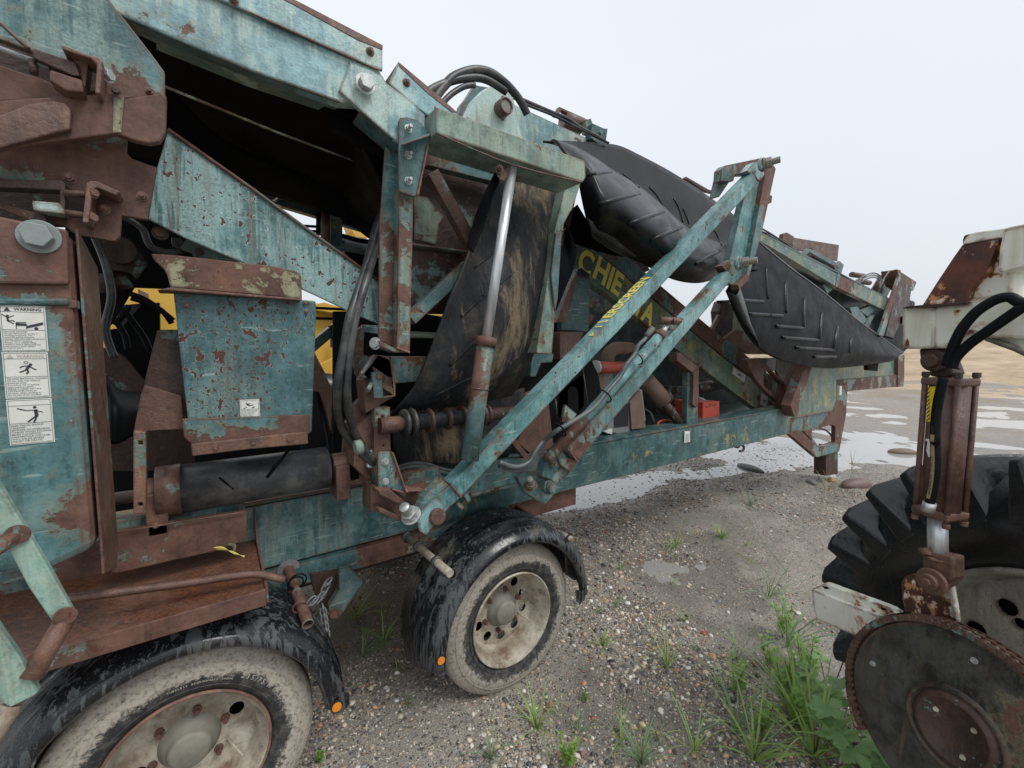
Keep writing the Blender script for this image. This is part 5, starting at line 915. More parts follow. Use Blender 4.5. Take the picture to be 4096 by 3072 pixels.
# ------------------------------------------------------------------ yellow wheel loader behind
LL = V(2, 6.3, 0); yl = thing('wheel_loader', LL, 'yellow wheel loader standing behind the screening machine, glimpsed through its gaps', 'loader')
def yp(name, k, Y, th, pts, mat='yellow', holes=()): return plate(name, k, Y, th, pts, mat, yl, holes)
yp('body', 'S', 6.0, 1.2, [(60, 600), (250, 590), (380, 610), (560, 655), (700, 655), (780, 690), (790, 860), (740, 930), (60, 960)])
yp('hood', 'L', 5.8, .2, [(800, 1000), (940, 970), (1200, 1050), (1200, 1100), (860, 1040)]); hd = yp('engine_cover', 'L', 5.85, .1, [(900, 1560), (1060, 1480), (1090, 1659), (950, 1659)])
m = MB()
for i in range(8): a = at('L', 1000, 1300+i*13, 5.85); c = at('L', 1060, 1290+i*13, 5.85); m.beam(a, c, .03, .02)
m.build('louvre', M['ink'], yl)
yp('boom_casting', 'L', 6.6, .3, [(1165, 190), (1230, 205), (1340, 240), (1365, 290), (1350, 360), (1240, 345), (1200, 290)], holes=[[(1215, 225), (1295, 240), (1300, 270), (1230, 265)]])
yp('guard_panel', 'B', 5.7, .1, [(915, 590), (980, 620), (985, 670), (920, 670)], 'rust'); yp('engine_bay', 'B', 5.75, .1, [(780, 700), (1000, 680), (1060, 700), (1060, 860), (780, 860)], 'void'); yp('rear_grille', 'B', 5.7, .1, [(570, 855), (660, 870), (680, 920), (640, 960), (570, 960)], 'grey')
for x in (1.2, 4.2): MB().lathe(V(x, 5.7, .75), YV, [(0, .35), (0, .6), (.08, .75), (.5, .75), (.58, .6), (.58, .35)], 40).build('wheel', M['lugtyre'], yl)
MB().prism([V(1.8, 6.2, 2.3), V(3.2, 6.2, 2.3), V(3.1, 6.2, 2.7), V(1.9, 6.2, 2.7)], V(0, .8, 0)).build('hood_top', M['yellow'], yl, .03)

# ------------------------------------------------------------------ white implement at right
NW = V(-.9397, .342, 0); TW = V(.342, .9397, 0)     # wheel plane normal (towards the camera), horizontal tangent (to image left)
imp = thing('farm_implement', V(2.0, .1, 0), 'white and rusty farm implement with lugged tractor tyre, hydraulic cylinder and chain sprocket', 'farm machine')
TC = V(2.03, .045, .735)
def lug_tyre():
    m = MB(); n = 120; Rr = .672
    m.lathe(TC, -NW, [(.06, .36), (.02, .40), (.0, .53), (.03, .61), (.08, Rr-.005), (.18, Rr+.01), (.30, Rr-.005), (.36, .61), (.39, .53), (.37, .40), (.33, .36)], 96)
    u, v = TW, ZU
    for side in (0, 1):
        for i in range(27):
            a0 = 2*math.pi*(i+.5*side)/27; pr = []
            for j in range(7):      # along the lug: from shoulder to centre, sweeping
                t = j/6; w_ = (.0+.20*t) if side == 0 else (.37-.20*t); a = a0+.22*t; hgt = .066-.014*t; hw = .027+.010*t; base = .51+.12*min(1, t*3.0)
                rtop = min(Rr+hgt, Rr+.08)*(1 if t > .1 else .975)
                d = u*math.cos(a)+v*math.sin(a); tt = -u*math.sin(a)+v*math.cos(a); o = TC-NW*w_
                pr.append([o+d*base-tt*hw*1.5, o+d*rtop-tt*hw*.62, o+d*rtop+tt*hw*.62, o+d*base+tt*hw*1.5])
            vs = [p for q in pr for p in q]; fs = [(0, 1, 2, 3), (24, 27, 26, 25)]
            for j in range(6):
                for k in range(4): fs.append((j*4+k, j*4+(k+1) % 4, (j+1)*4+(k+1) % 4, (j+1)*4+k))
            m.add(vs, fs)
    return m.build('tractor_tyre', M['lugtyre'], imp, .010)
lug_tyre()
MB().lathe(TC, -NW, [(.06, .365), (.04, .37), (.03, .36), (.05, .345), (.09, .335), (.13, .32)], 72).build('tyre_rim', M['rimgrey'], imp)
hol = []
for i in range(10):
    a = i*.6283+.2
    for rr in ((.24, .028), (.19, .018)) if i % 2 else ((.24, .03),): hol.append([TC-NW*.12+(TW*math.cos(a)+ZU*math.sin(a))*rr[0]+(TW*math.cos(b_)+ZU*math.sin(b_))*rr[1] for b_ in [j*.5236 for j in range(12)]])
MB().prism([TC-NW*.12+(TW*math.cos(a*.1309)+ZU*math.sin(a*.1309))*.33 for a in range(48)], -NW*.012, hol).build('wheel_centre', M['rimgrey'], imp)
MB().beam(TC-NW*.1+TW*.02+ZU*.30, TC-NW*.06+TW*-.2+ZU*.05, .02, .03).build('rim_rib', M['rim'], imp)
MB().disc(TC-NW*.17, -NW, .33, .01, 40).build('wheel_shade_disc', M['void'], imp)  # black disc added so the holes of the wheel centre look shaded
# sprocket cover and chain
DC = V(1.78, .207, .65); ND = (NW+V(0, 0, .12)).normalized(); UD = TW; VD = ND.cross(UD).normalized()
if VD.z < 0: VD = -VD
DR = .30
def dp(r, a, h=0): return DC+(UD*math.cos(a)+VD*math.sin(a))*r+ND*h
MB().prism([dp(DR-.012, a*2*math.pi/96) for a in range(96)], -ND*.03).build('sprocket_disc', M['implblack'], imp, .003)
MB().lathe(DC, ND, [(.0, .105), (.006, .10), (.012, .09), (.012, .084), (.004, .08), (.004, 0)], 56).build('hub_cover', M['rustdark'], imp)
MB().lathe(DC, ND, [(.0, .125), (.006, .12), (.008, .112), (.0, .108)], 56).build('hub_ring', M['implblack'], imp)
for r_, a in ((.055, .6), (.06, 2.4), (.062, 4.2)): bolt(None, 0, 0, 0, .009, 'rim', ND, pos=dp(r_, a, .004), parent=imp)
for k_, x, y in (('O', 1500, 735), ('O', 628, 760)): c = atp(k_, x, y, DC, ND); bolt(None, 0, 0, 0, .011, 'zinc', ND, pos=c+ND*.001, parent=imp, stud=.006)
# chain path: arc from lower left over the top then a straight run tangent to the right
path = [dp(DR, R(a)) for a in np.arange(-35, 76, .5)]; 
a_t = R(76); tan = (UD*math.sin(a_t)-VD*math.cos(a_t)) ; p = dp(DR, a_t); a_run = []
path = list(reversed([dp(DR, R(a)) for a in np.arange(104, -40, -.5)])) ; tdir = (path[-1]-path[-2]).normalized(); last = path[-1]
for i in range(260): path.append(last+tdir*.0026*(i+1))
dist = 0; step = .021; nxt = 0; pts = []
for a, c in zip(path, path[1:]):
    L_ = (c-a).length
    while nxt <= dist+L_: pts.append((a.lerp(c, (nxt-dist)/L_), (c-a).normalized())); nxt += step
    dist += L_
m = MB()
for i, (c, d) in enumerate(pts):
    m.tube([c+ND*.016, c-ND*.036], .0085, 8)
    up_ = ND.cross(d)
    if i+1 < len(pts):
        c2 = pts[i+1][0]; 
        for h_ in (.012, -.008, -.012, -.034):
            o = ND*(h_ if i % 2 else h_-.003)
            m.box((c+c2)/2+o, (c2-c)*.72, ND*.0016, up_*.0098)
m.build('roller_chain', M['rustchain'] if 'rustchain' in M else M['rust'], imp)
# channel end
q0, q1, q2 = V(1.86, .50, .86), None, None
CP = V(1.86, .24, 0)
def ip(name, k, pts, off, th, mat, bevel=.004): return MB().prism([atp(k, x, y, TC+NW*off, NW) for x, y in pts], -NW*th).build(name, M[mat], imp, bevel)
ip('drawbar_channel', 'O', [(100, 120), (270, 190), (690, 355), (560, 560), (470, 520), (140, 385), (115, 300)], .20, .05, 'white')
ip('channel_top', 'O', [(100, 120), (205, 70), (760, 280), (830, 330), (690, 360), (270, 195)], .18, .04, 'white')
ip('channel_slot', 'O', [(190, 95), (230, 100), (255, 118), (215, 122)], .182, .004, 'void', 0); ip('channel_slot', 'O', [(685, 280), (720, 283), (750, 300), (710, 302)], .182, .004, 'void', 0)
# lower clevis bracket
ip('clevis_bracket', 'O', [(865, 60), (900, 10), (960, -10), (1200, -10), (1290, 0), (1320, 180), (1355, 405), (1200, 370), (900, 320), (875, 200)], .14, .02, 'whiterust')
ip('clevis_bracket', 'O', [(1255, -10), (1290, -20), (1320, 180), (1358, 410), (1330, 400), (1280, 200)], .16, .02, 'white')
ip('rod_clevis', 'J', [(708, 620), (725, 610), (860, 640), (862, 740), (820, 800), (790, 800), (712, 740)], .19, .06, 'cylred', .008); 
c = atp('J', 765, 755, TC+NW*.20, NW); m = MB(); m.disc(c, NW, .042, .014, 28); m.disc(c, NW, .026, .03, 20); m.hexa(c, NW, .014, .038); m.build('clevis_pin', M['cylred'], imp, .003)
MB().tube([atp('J', 702, 612, TC+NW*.2, NW), atp('J', 745, 612, TC+NW*.2, NW)], .012, 10).build('clevis_lug', M['cylred'], imp)
rb_, rt_ = atp('J', 787, 640, TC+NW*.16, NW), atp('J', 787, 440, TC+NW*.16, NW); MB().tube([rb_, rt_], .026, 24).build('cylinder_rod', M['chrome'], imp); MB().tube([rb_, rb_+V(0, 0, .006)], .045, 24).build('rod_collar', M['cylred'], imp)
# barrel (square ends with tie rods)
b0 = atp('J', 795, 440, TC+NW*.16, NW); b1 = atp('I', 1105, 1180, TC+NW*.16, NW); b1 = V(b0.x+.0, b0.y+.0, b1.z)
tw = .046
MB().tube([b0, b1], .049, 32).build('cylinder_barrel', M['cylred'], imp)
for z_, nm in ((b0.z, 'cylinder_end'), (b1.z-.025, 'cylinder_end')): MB().box(V(b0.x, b0.y, z_+.014), TW*tw*1.12, NW*tw*1.12, V(0, 0, .012)).build(nm, M['cylred'], imp, .006)
for i, j in ((-1, -1), (-1, 1), (1, -1), (1, 1)):
    o = TW*tw*.92*i+NW*tw*.92*j; MB().tube([b0+o-V(0, 0, .015), b1+o+V(0, 0, .02)], .008, 12).build('tie_rod', M['cylred'], imp); MB().hexa(b0+o-V(0, 0, .022), V(0, 0, 1), .011, .016).build('tie_rod_nut', M['cylred'], imp, .002); MB().hexa(b1+o+V(0, 0, .004), V(0, 0, 1), .011, .016).build('tie_rod_nut', M['rustdark'], imp, .002)
# yellow decal
dc = [atp('I', x, y, b0+NW*.0515+TW*.015, NW) for x, y in ((1015, 1240), (1065, 1238), (1045, 1475), (1003, 1470))]
dk = MB().prism(dc, -NW*.001).build('hazard_decal', M['decalyellow'], imp)
m = MB()
for i in range(9): y = 1245+i*25; m.prism([atp('I', x, yy, b0+NW*.052+TW*.015, NW) for x, yy in ((1004, y+18), (1026, y-4), (1026, y+6), (1003, y+26))], -NW*.0005)
m.build('stripes', M['ink'], dk)
MB().prism([atp('J', x, y, b0+NW*.0515+TW*.015, NW) for x, y in ((728, 66), (755, 68), (757, 80), (755, 155), (742, 155), (732, 125), (738, 80), (728, 76))], -NW*.001).build('paper_label', M['label'], imp)
# upper eye
ip('cylinder_eye', 'I', [(950, 985), (1180, 985), (1150, 1050), (1190, 1160), (1110, 1180), (1020, 1170), (1015, 1110), (960, 1060)], .15, .06, 'rustdark', .008)
c = atp('I', 1072, 1065, TC+NW*.155, NW); m = MB(); m.disc(c, NW, .036, .02, 28); m.disc(c, NW, .022, .035, 20); m.build('eye_pin', M['rustdark'], imp, .004)
# white frame above
def boxp(name, k, pts, off, th, mat, bevel=.006): return ip(name, k, pts, off, th, mat, bevel)
ip('frame_tube_end', 'N', [(305, 1065), (330, 1040), (640, 1040), (655, 1060), (650, 1505), (300, 1508), (298, 1200)], .19, .10, 'white')
pA = [atp('N', x, y, TC+NW*.19, NW) for x, y in ((655, 1045), (705, 1495))]; 
MB().prism([atp('N', x, y, TC+NW*.188, NW) for x, y in ((640, 1040), (980, 1000), (1040, 960), (1340, 930), (1700, 960), (1700, 1400), (1250, 1390), (1040, 1330), (860, 1450), (720, 1500), (650, 1505))], -NW*.10).build('frame_tube', M['white'], imp, .01)
ip('frame_top_flange', 'N', [(305, 1062), (345, 1040), (520, 1022), (760, 1010), (1000, 985), (1020, 995), (760, 1030), (640, 1042), (330, 1048)], .21, .12, 'rustdark')
ip('frame_post_side', 'N', [(1325, 330), (1510, 350), (1510, 950), (1340, 945), (1040, 975), (985, 1000), (1100, 800), (1230, 600), (1320, 420)], .17, .10, 'white')
ip('slanted_plate', 'N', [(965, 350), (990, 345), (1380, 290), (1330, 400), (1240, 640), (1060, 840), (1010, 990), (900, 1010), (515, 1030), (700, 740), (860, 500)], .195, .03, 'whiterust', .004)
def blob(pts, mat, name): ip(name, 'N', pts, .1965, .003, mat, 0)
ip('top_tube', 'N', [(965, 300), (985, 250), (1120, 215), (1420, 175), (1700, 115), (1700, 300), (1420, 290), (1370, 280), (980, 350), (965, 350)], .20, .10, 'white')
ip('top_tube', 'N', [(1420, 185), (1700, 120), (1700, 600), (1640, 600), (1400, 660), (1355, 650), (1375, 400)], .215, .12, 'white')
ip('lower_gusset', 'N', [(1060, 1310), (1260, 1160), (1700, 1130), (1700, 1580), (1560, 1500), (1340, 1410), (1240, 1390)], .16, .03, 'white')
MB().tube([atp('N', 1240, 1390, TC+NW*.17, NW), atp('N', 1560, 1505, TC+NW*.17, NW), atp('N', 1800, 1620, TC+NW*.17, NW)], .009, 8).build('gusset_rod', M['barpaint'], imp)
# implement hoses
for pts in ([(1720, 1010), (1590, 990), (1500, 940), (1380, 950), (1250, 1010), (1100, 1120), (960, 1290), (880, 1450), (820, 1600), (790, 1700)], [(1740, 1020), (1648, 1040), (1480, 1150), (1250, 1310), (1050, 1450), (900, 1600), (850, 1720)]):
    MB().tube([atp('N', x, y, TC+NW*.28, NW) for x, y in pts], .0135, 14, res=8).build('hydraulic_hose', M['belt'], imp)
hp = [atp('I', x, y, TC+NW*(.29), NW) for x, y in ((1120, 1180), (1085, 1330), (1068, 1450), (1062, 1600))]+[atp('J', x, y, TC+NW*.27, NW) for x, y in ((775, 60), (776, 200), (765, 300), (748, 375))]
MB().tube(hp, .0125, 14, res=8).build('hydraulic_hose', M['belt'], imp)
hj = spline(hp, 8); m = MB(); stripe = hj[int(len(hj)*.38):-3]
m.add([p+NW*.0128+TW*s_ for p in stripe for s_ in (.005, -.005)], [(2*i, 2*i+1, 2*i+3, 2*i+2) for i in range(len(stripe)-1)]); lay = m.build('hose_layline', M['belttag'], imp)
p0 = stripe[3]+NW*.0135; text('AEROQUIP', imp, 'hose_lettering', 'ink', stripe[len(stripe)//3]+NW*.0136+TW*.004, ZU, TW*-1 if 0 else TW, .075, .007, .01, lift=0) if 0 else None
dd = (stripe[0]-stripe[8]).normalized(); text('AEROQUIP', imp, 'hose_lettering', 'ink', stripe[8]+NW*.0136-TW*.004, dd, (NW.cross(dd)).normalized(), .07, .0075, .02, lift=.0002)
dd = (stripe[14]-stripe[30 if len(stripe) > 30 else -1]).normalized(); text('HYDRAULIC HOSE 1/2', imp, 'hose_lettering', 'ink', stripe[min(30, len(stripe)-1)]+NW*.0136-TW*.004, dd, (NW.cross(dd)).normalized(), .12, .006, .02, lift=.0002)
MB().tube([hp[-1], hp[-1]+(hp[-1]-hp[-2]).normalized()*.03], .017, 12).build('hose_fitting', M['zinc'], imp)
MB().tube([hp[-1]+(hp[-1]-hp[-2]).normalized()*.03, V(b0.x, b0.y, b0.z+.02)+NW*.05+TW*.03], .014, 12).build('hose_elbow', M['cylred'], imp)
MB().tube([atp('I', x, y, TC+NW*.2, NW) for x, y in ((1190, 1080), (1195, 1110), (1225, 1122))], .004, 6).build('split_pin', M['rustdark'], imp)
MB().beam(TC+V(.3, -.2, -.1), TC+V(.9, -1.3, .9), .08, .08).build('frame_beam', M['white'], imp)

# ------------------------------------------------------------------ ground, water, gravel
rng = np.random.default_rng(3)
def vnoise(x, y, seed, sc_):
    x = x*sc_+seed*17.3; y = y*sc_+seed*9.1; xi = np.floor(x).astype(int); yi = np.floor(y).astype(int); fx = x-xi; fy = y-yi
    h = lambda a, b_: ((np.sin(a*127.1+b_*311.7+seed*74.7)*43758.5453) % 1.0)
    fx = fx*fx*(3-2*fx); fy = fy*fy*(3-2*fy)
    return (h(xi, yi)*(1-fx)+h(xi+1, yi)*fx)*(1-fy)+(h(xi, yi+1)*(1-fx)+h(xi+1, yi+1)*fx)*fy
def fbm(x, y, seed, sc_, o=4):
    s = 0; a = 1; t = 0
    for i in range(o): s = s+a*vnoise(x, y, seed+i, sc_*2**i); t += a; a *= .5
    return s/t
def G(x, y):
    x = np.asarray(x, float); y = np.asarray(y, float)
    h = (fbm(x, y, 1, .9, 4)-.5)*.075+(fbm(x, y, 5, 4.5, 4)-.5)*.045
    dip = 0
    for px, py, sx, sy, d in PUD: dip = dip+d*np.exp(-((x-px)/sx)**2-((y-py)/sy)**2)
    far = np.clip((np.hypot(x, y)-9.5)/6, 0, 1)
    h = h+.008-dip*1.15
    h = np.maximum(h, -.031+.006*fbm(x, y, 41, 7, 2))
    h = h*(1-far)+far*(-.021+(fbm(x, y, 9, .22, 4)-.52)*.11+(fbm(x, y, 19, 1.1, 4)-.5)*.075)
    return h
PUD = [(4.9, 3.75, 1.4, .36, .04), (3.4, 3.9, .9, .5, .06), (6.0, 3.3, .6, .25, .05), (4.3, 3.5, .8, .22, .035), (14, 1, 3, .8, .05), (16, 5, 3, 1.2, .05), (5.5, 5.5, 2.5, .5, .05), (8.6, 2.9, 1.1, .55, .075), (7.6, 3.7, .8, .5, .05), (6.9, 3.1, .5, .3, .05), (10.8, 1.9, 1.6, 1.0, .08), (6.6, 4.8, 1.2, .4, .05), (11.5, 3.8, 2.5, .8, .08), (9.2, -.5, 1.2, .5, .05), (.6, 2.75, .3, .5, .03)]
def axis(a, b_, st, far, g=1.033):
    mid = list(np.arange(a, b_, st)); l = []; r = []; s = st; x = a
    while x > -far: s *= g; x -= s; l.append(x)
    s = st; x = mid[-1]
    while x < far: s *= g; x += s; r.append(x)
    return np.array(l[::-1]+mid+r)
gx = axis(-1.5, 12, .04, 500); gy = axis(-1.5, 6, .04, 500)
X_, Y_ = np.meshgrid(gx, gy); Z_ = G(X_, Y_); nx, ny = len(gx), len(gy)
vs = np.stack([X_, Y_, Z_], -1).reshape(-1, 3); ii, jj = np.meshgrid(np.arange(nx-1), np.arange(ny-1)); b0_ = (jj*nx+ii).ravel()
fs = np.stack([b0_, b0_+1, b0_+nx+1, b0_+nx], 1)
def fastmesh(name, vs, fs, mat, smooth=True):
    me = bpy.data.meshes.new(name); k = fs.shape[1]; me.vertices.add(len(vs)); me.vertices.foreach_set('co', np.ascontiguousarray(vs, dtype=np.float32).ravel())
    me.loops.add(fs.size); me.loops.foreach_set('vertex_index', np.ascontiguousarray(fs, dtype=np.int32).ravel()); me.polygons.add(len(fs)); me.polygons.foreach_set('loop_start', np.arange(0, fs.size, k, dtype=np.int32))
    me.update(calc_edges=True); me.validate(); me.polygons.foreach_set('use_smooth', [smooth]*len(me.polygons)); me.materials.append(mat); o = bpy.data.objects.new(name, me); COL.objects.link(o); return o
def groundmat():
    k = NT('wet_sandy_gravel'); 
    big = k.noise(.55, 5, .6); mid = k.noise(3.0, 5, .65)
    c = k.mix(k.step(mid, .35, .7), (.29, .262, .222), (.42, .385, .33)); c = k.mix(k.step(big, .45, .6, 0, .75), c, (.22, .198, .17))
    v1 = k.voro(75); v2 = k.voro(150); v3 = k.voro(34)
    hc = k.n('ShaderNodeSeparateColor'); k.link(v1.outputs['Color'], hc.inputs[0]); hc2 = k.n('ShaderNodeSeparateColor'); k.link(v3.outputs['Color'], hc2.inputs[0])
    pc = k.ramp(hc.outputs[0], [(0, (.03, .03, .035)), (.3, (.08, .075, .07)), (.5, (.27, .23, .18)), (.75, (.50, .43, .34)), (1, (.74, .70, .62))])
    pm = k.math('MULTIPLY', k.step(v1.outputs['Distance'], .42, .30), k.step(hc.outputs[1], .35, .4)); c = k.mix(k.math('MULTIPLY', pm, k.step(mid, .3, .6, .75, 1)), c, pc)
    pc3 = k.ramp(hc2.outputs[0], [(0, (.04, .038, .04)), (.35, (.16, .13, .10)), (.7, (.42, .33, .23)), (1, (.68, .62, .54))])
    pm3 = k.math('MULTIPLY', k.step(v3.outputs['Distance'], .36, .27), k.step(hc2.outputs[1], .62, .66)); c = k.mix(pm3, c, pc3)
    hc4 = k.n('ShaderNodeSeparateColor'); k.link(v2.outputs['Color'], hc4.inputs[0]); c = k.mix(k.math('MULTIPLY', k.step(v2.outputs['Distance'], .4, .3), k.step(hc4.outputs[0], .5, .55, 0, .7)), c, k.ramp(hc4.outputs[1], [(0, (.03, .03, .03)), (.5, (.13, .11, .09)), (1, (.42, .38, .31))]))
    # far sand colour by distance from the yard (material of the pit floor itself)
    s = k.n('ShaderNodeSeparateXYZ'); k.link(k.tc, s.inputs[0]); farm = k.step(k.math('ADD', s.outputs[0], k.math('MULTIPLY', mid, 5)), 10, 19)
    c = k.mix(farm, c, k.mix(k.noise(.8, 6, .7), (.10, .075, .055), (.42, .31, .20)))
    low = k.step(s.outputs[2], .006, -.012); c = k.mix(k.math('MULTIPLY', k.step(k.noise(120, 3, .8), .50, .62), .75), c, (.07, .065, .06)); c = k.mix(k.math('MULTIPLY', low, .5), c, (.11, .095, .08))
    k.bump(k.math('ADD', k.math('MULTIPLY', pm, .5), k.math('ADD', k.math('MULTIPLY', pm3, .9), k.math('ADD', k.math('MULTIPLY', k.noise(160, 3), .5), k.math('MULTIPLY', v2.outputs['Distance'], -.4)))), .7, .006)
    r = k.mix(low, k.step(k.noise(1.6, 4), .35, .65, .35, .7), .16); return k.out(c, r, 0, .5)
g = fastmesh('ground', vs, fs, groundmat()); tag(g, kind='structure')
k = NT('muddy_water_with_glare'); wn = k.noise(3.5, 4, .6, vec=k.mapv(sc_=(1, 2.5, 1))); k.bump(wn, .04, .02)
s = k.n('ShaderNodeSeparateXYZ'); k.link(k.tc, s.inputs[0]); wc = k.mix(k.step(s.outputs[0], 10, 22), (.36, .35, .33), (.48, .36, .24)); MW = k.out(wc, .04, 0, .9); k.b.inputs['IOR'].default_value = 1.6  # silt colour lightened to carry the sky glare, browner far off
w_ = MB(); w_.add([V(-60, -60, -.022), V(600, -200, -.022), V(600, 200, -.022), V(-60, 200, -.022)], [(0, 1, 2, 3)]); o = w_.build('water', MW); tag(o, kind='structure')
# sand banks
def mound(name, cx, cy, rx, ry, hgt, mat, seed, label, cat, rough=.25):
    n = 90; u = np.linspace(-1, 1, n); U, W_ = np.meshgrid(u, u); r = np.hypot(U, W_); x = cx+U*rx; y = cy+W_*ry
    f = np.clip(1-r, 0, 1); z = hgt*np.clip(f*1.35, 0, 1)**.9*(1+rough*(fbm(x, y, seed, 3.5/max(rx, ry), 5)-.5)*2)-.4*(r > 1)-.05
    z += (fbm(x, y, seed+3, .9, 3)-.5)*.35*(f > 0)
    idx = (np.arange(n-1)[:, None]*n+np.arange(n-1)[None]).ravel(); o = fastmesh(name, np.stack([x, y, z], -1).reshape(-1, 3), np.stack([idx, idx+1, idx+n+1, idx+n], 1), mat); return tag(o, label, cat)
def sandm(name, a, b_):
    k = NT(name); st = k.noise(1, 6, .7, vec=k.mapv(sc_=(.5, .5, 3.0))); c = k.mix(k.step(st, .35, .65), a, b_); k.bump(k.noise(1.2, 8, .75), .8, .3); return k.out(c, .9)
MS = sandm('ochre_sand', (.36, .27, .175), (.56, .44, .30)); MD = sandm('dark_aggregate', (.05, .055, .06), (.085, .088, .09))
mound('sand_bank', 64, 13, 22, 26, 2.9, MS, 2, 'long low ochre sand bank across the flooded yard', 'sand bank', .12)
mound('sand_pile', 55, 26.0, 8.5, 8.5, 5.8, MS, 5, 'tall ochre sand pile seen between the folding arm and the sagging belt', 'sand pile')
mound('aggregate_pile', 93, 40, 17, 17, 13.5, MD, 8, 'dark grey aggregate pile behind the ochre sand pile', 'aggregate pile')
# pebbles
def ico():
    bm = bmesh.new(); bmesh.ops.create_icosphere(bm, subdivisions=1, radius=1); a = np.array([v.co[:] for v in bm.verts]); f = np.array([[v.index for v in q.verts] for q in bm.faces]); bm.free(); return a, f
def ico2():
    bm = bmesh.new(); bmesh.ops.create_icosphere(bm, subdivisions=2, radius=1); a = np.array([v.co[:] for v in bm.verts]); f = np.array([[v.index for v in q.verts] for q in bm.faces]); bm.free(); return a, f
PC = np.array([(.62, .58, .50), (.52, .44, .34), (.42, .31, .21), (.50, .30, .17), (.30, .26, .22), (.12, .115, .115), (.06, .06, .065), (.045, .045, .05), (.24, .20, .17), (.34, .12, .08), (.72, .70, .66), (.20, .21, .23)])
PWt = np.array([.12, .14, .12, .06, .13, .13, .10, .06, .08, .025, .03, .03]); PWt = PWt/PWt.sum()
def pebmat():
    k = NT('mixed_pebbles'); a = k.n('ShaderNodeAttribute'); a.attribute_name = 'pc'; c = k.mix(k.step(k.noise(120, 4), .3, .8, 0, .4), a.outputs['Color'], (.10, .085, .07)); return k.out(c, .38, 0, .5)
MP = pebmat()
def pebbles(name, n, smin, smax, region, base, dens, even=False):
    a, f = base; P = []; 
    while len(P) < n:
        m_ = n*3; u = rng.random((m_, 2)); x = region[0]+(region[1]-region[0])*u[:, 0]; y = region[2]+(region[3]-region[2])*u[:, 1]
        d = np.hypot(x, y); keep = ((rng.random(m_) < np.clip(1.2/d, .0, 1)**1.1) | even) & (fbm(x, y, 31, 1.7, 3)+dens*rng.normal(size=m_) > .5)
        az = np.arctan2(x, y)-YAW; keep &= (az > -.95) & (az < .95)
        P += list(zip(x[keep], y[keep]))
    P = np.array(P[:n]); s = smin*(smax/smin)**(rng.random(n)**2.0); z = G(P[:, 0], P[:, 1])+s*.15
    sc_ = np.stack([s*rng.uniform(.8, 1.25, n), s*rng.uniform(.6, 1., n), s*rng.uniform(.4, .75, n)], 1); th = rng.random(n)*6.28; ct, st = np.cos(th), np.sin(th)
    v = a[None]*(1+rng.normal(size=(n, len(a), 1))*.13)*sc_[:, None]; vx = v[..., 0]*ct[:, None]-v[..., 1]*st[:, None]; vy = v[..., 0]*st[:, None]+v[..., 1]*ct[:, None]
    V_ = np.stack([vx+P[:, :1], vy+P[:, 1:2], v[..., 2]+z[:, None]], -1).reshape(-1, 3); F = (f[None]+(np.arange(n)*len(a))[:, None, None]).reshape(-1, 3)
    o = fastmesh(name, V_, F, MP); ca = o.data.color_attributes.new('pc', 'FLOAT_COLOR', 'POINT'); c = np.minimum(.85, PC[rng.choice(len(PC), n, p=PWt)]*rng.uniform(.8, 1.45, (n, 1))); c = np.concatenate([c, np.ones((n, 1))], 1)
    ca.data.foreach_set('color', np.repeat(c, len(a), 0).astype(np.float32).ravel()); return o
I1, I2 = ico(), ico2()
o = pebbles('gravel', 150000, .0026, .0085, (-.6, 9, .2, 5.5), I1, .16); tag(o, kind='stuff')
o = pebbles('coarse_gravel', 14000, .006, .016, (-.4, 7, .25, 5), I2, .10); tag(o, kind='stuff')
o = pebbles('puddle_gravel', 9000, .007, .020, (2.2, 9, 2.6, 5.0), I1, .25, True); tag(o, kind='stuff')
o = pebbles('small_stones', 900, .011, .021, (.3, 6, .35, 4), I2, .10); tag(o, kind='stuff')
def stone(k_, x, y, sx, sy, sz, rot, col, label, name='stone', lift=.3, group=None):
    p = atz(k_, x, y); zz = float(G(p.x, p.y)); a, f = I2; a = a.copy(); nn = np.array([noise.noise(Vector(v)*1.7+Vector((sx*50, 0, 0))) for v in a]); a = a*(1+.22*nn[:, None])*[sx, sy, sz]
    ct, st = math.cos(rot), math.sin(rot); a = np.stack([a[:, 0]*ct-a[:, 1]*st, a[:, 0]*st+a[:, 1]*ct, a[:, 2]], 1); o = fastmesh(name, a, f, flat(name+'_stone_surface', col, .55, .3, 30)); o.location = (p.x, p.y, zz+sz*lift)
    m_ = o.modifiers.new('u', 'SUBSURF'); m_.levels = m_.render_levels = 1; return tag(o, label, 'stone', group)
stone('S', 1388, 1563, .019, .013, .012, 1.9, (.62, .48, .26), 'smooth cream egg-shaped pebble lying beside a grass tuft')
stone('S', 1850, 1052, .24, .10, .09, -.5, (.17, .11, .10), 'long brown-pink boulder at the puddle edge beside the machine\'s rear leg')
stone('S', 1797, 1040, .08, .06, .045, .3, (.30, .22, .12), 'ochre rounded stone at the foot of the rear leg')
stone('S', 1752, 1045, .10, .06, .04, .8, (.16, .15, .15), 'flat grey broken slab left of the rear leg')
stone('S', 1950, 976, .24, .12, .07, -.9, (.16, .12, .08), 'brown rock half sunk in the muddy puddle')
stone('S', 1520, 1368, .022, .018, .014, .2, (.34, .075, .05), 'brick-red angular stone in open gravel right of the second wheel')
stone('S', 1630, 1432, .018, .013, .011, .9, (.30, .07, .06), 'dark red angular stone beside the tall weeds')
stone('S', 1303, 1237, .016, .012, .009, .4, (.72, .73, .74), 'bright white pebble right of the fender tip')
stone('S', 1262, 1475, .017, .014, .010, .4, (.50, .26, .14), 'orange-brown stone just below the second wheel')
stone('S', 1150, 1560, .014, .010, .009, .9, (.66, .60, .50), 'pale pink-white stone between the small seedlings') if 0 else None
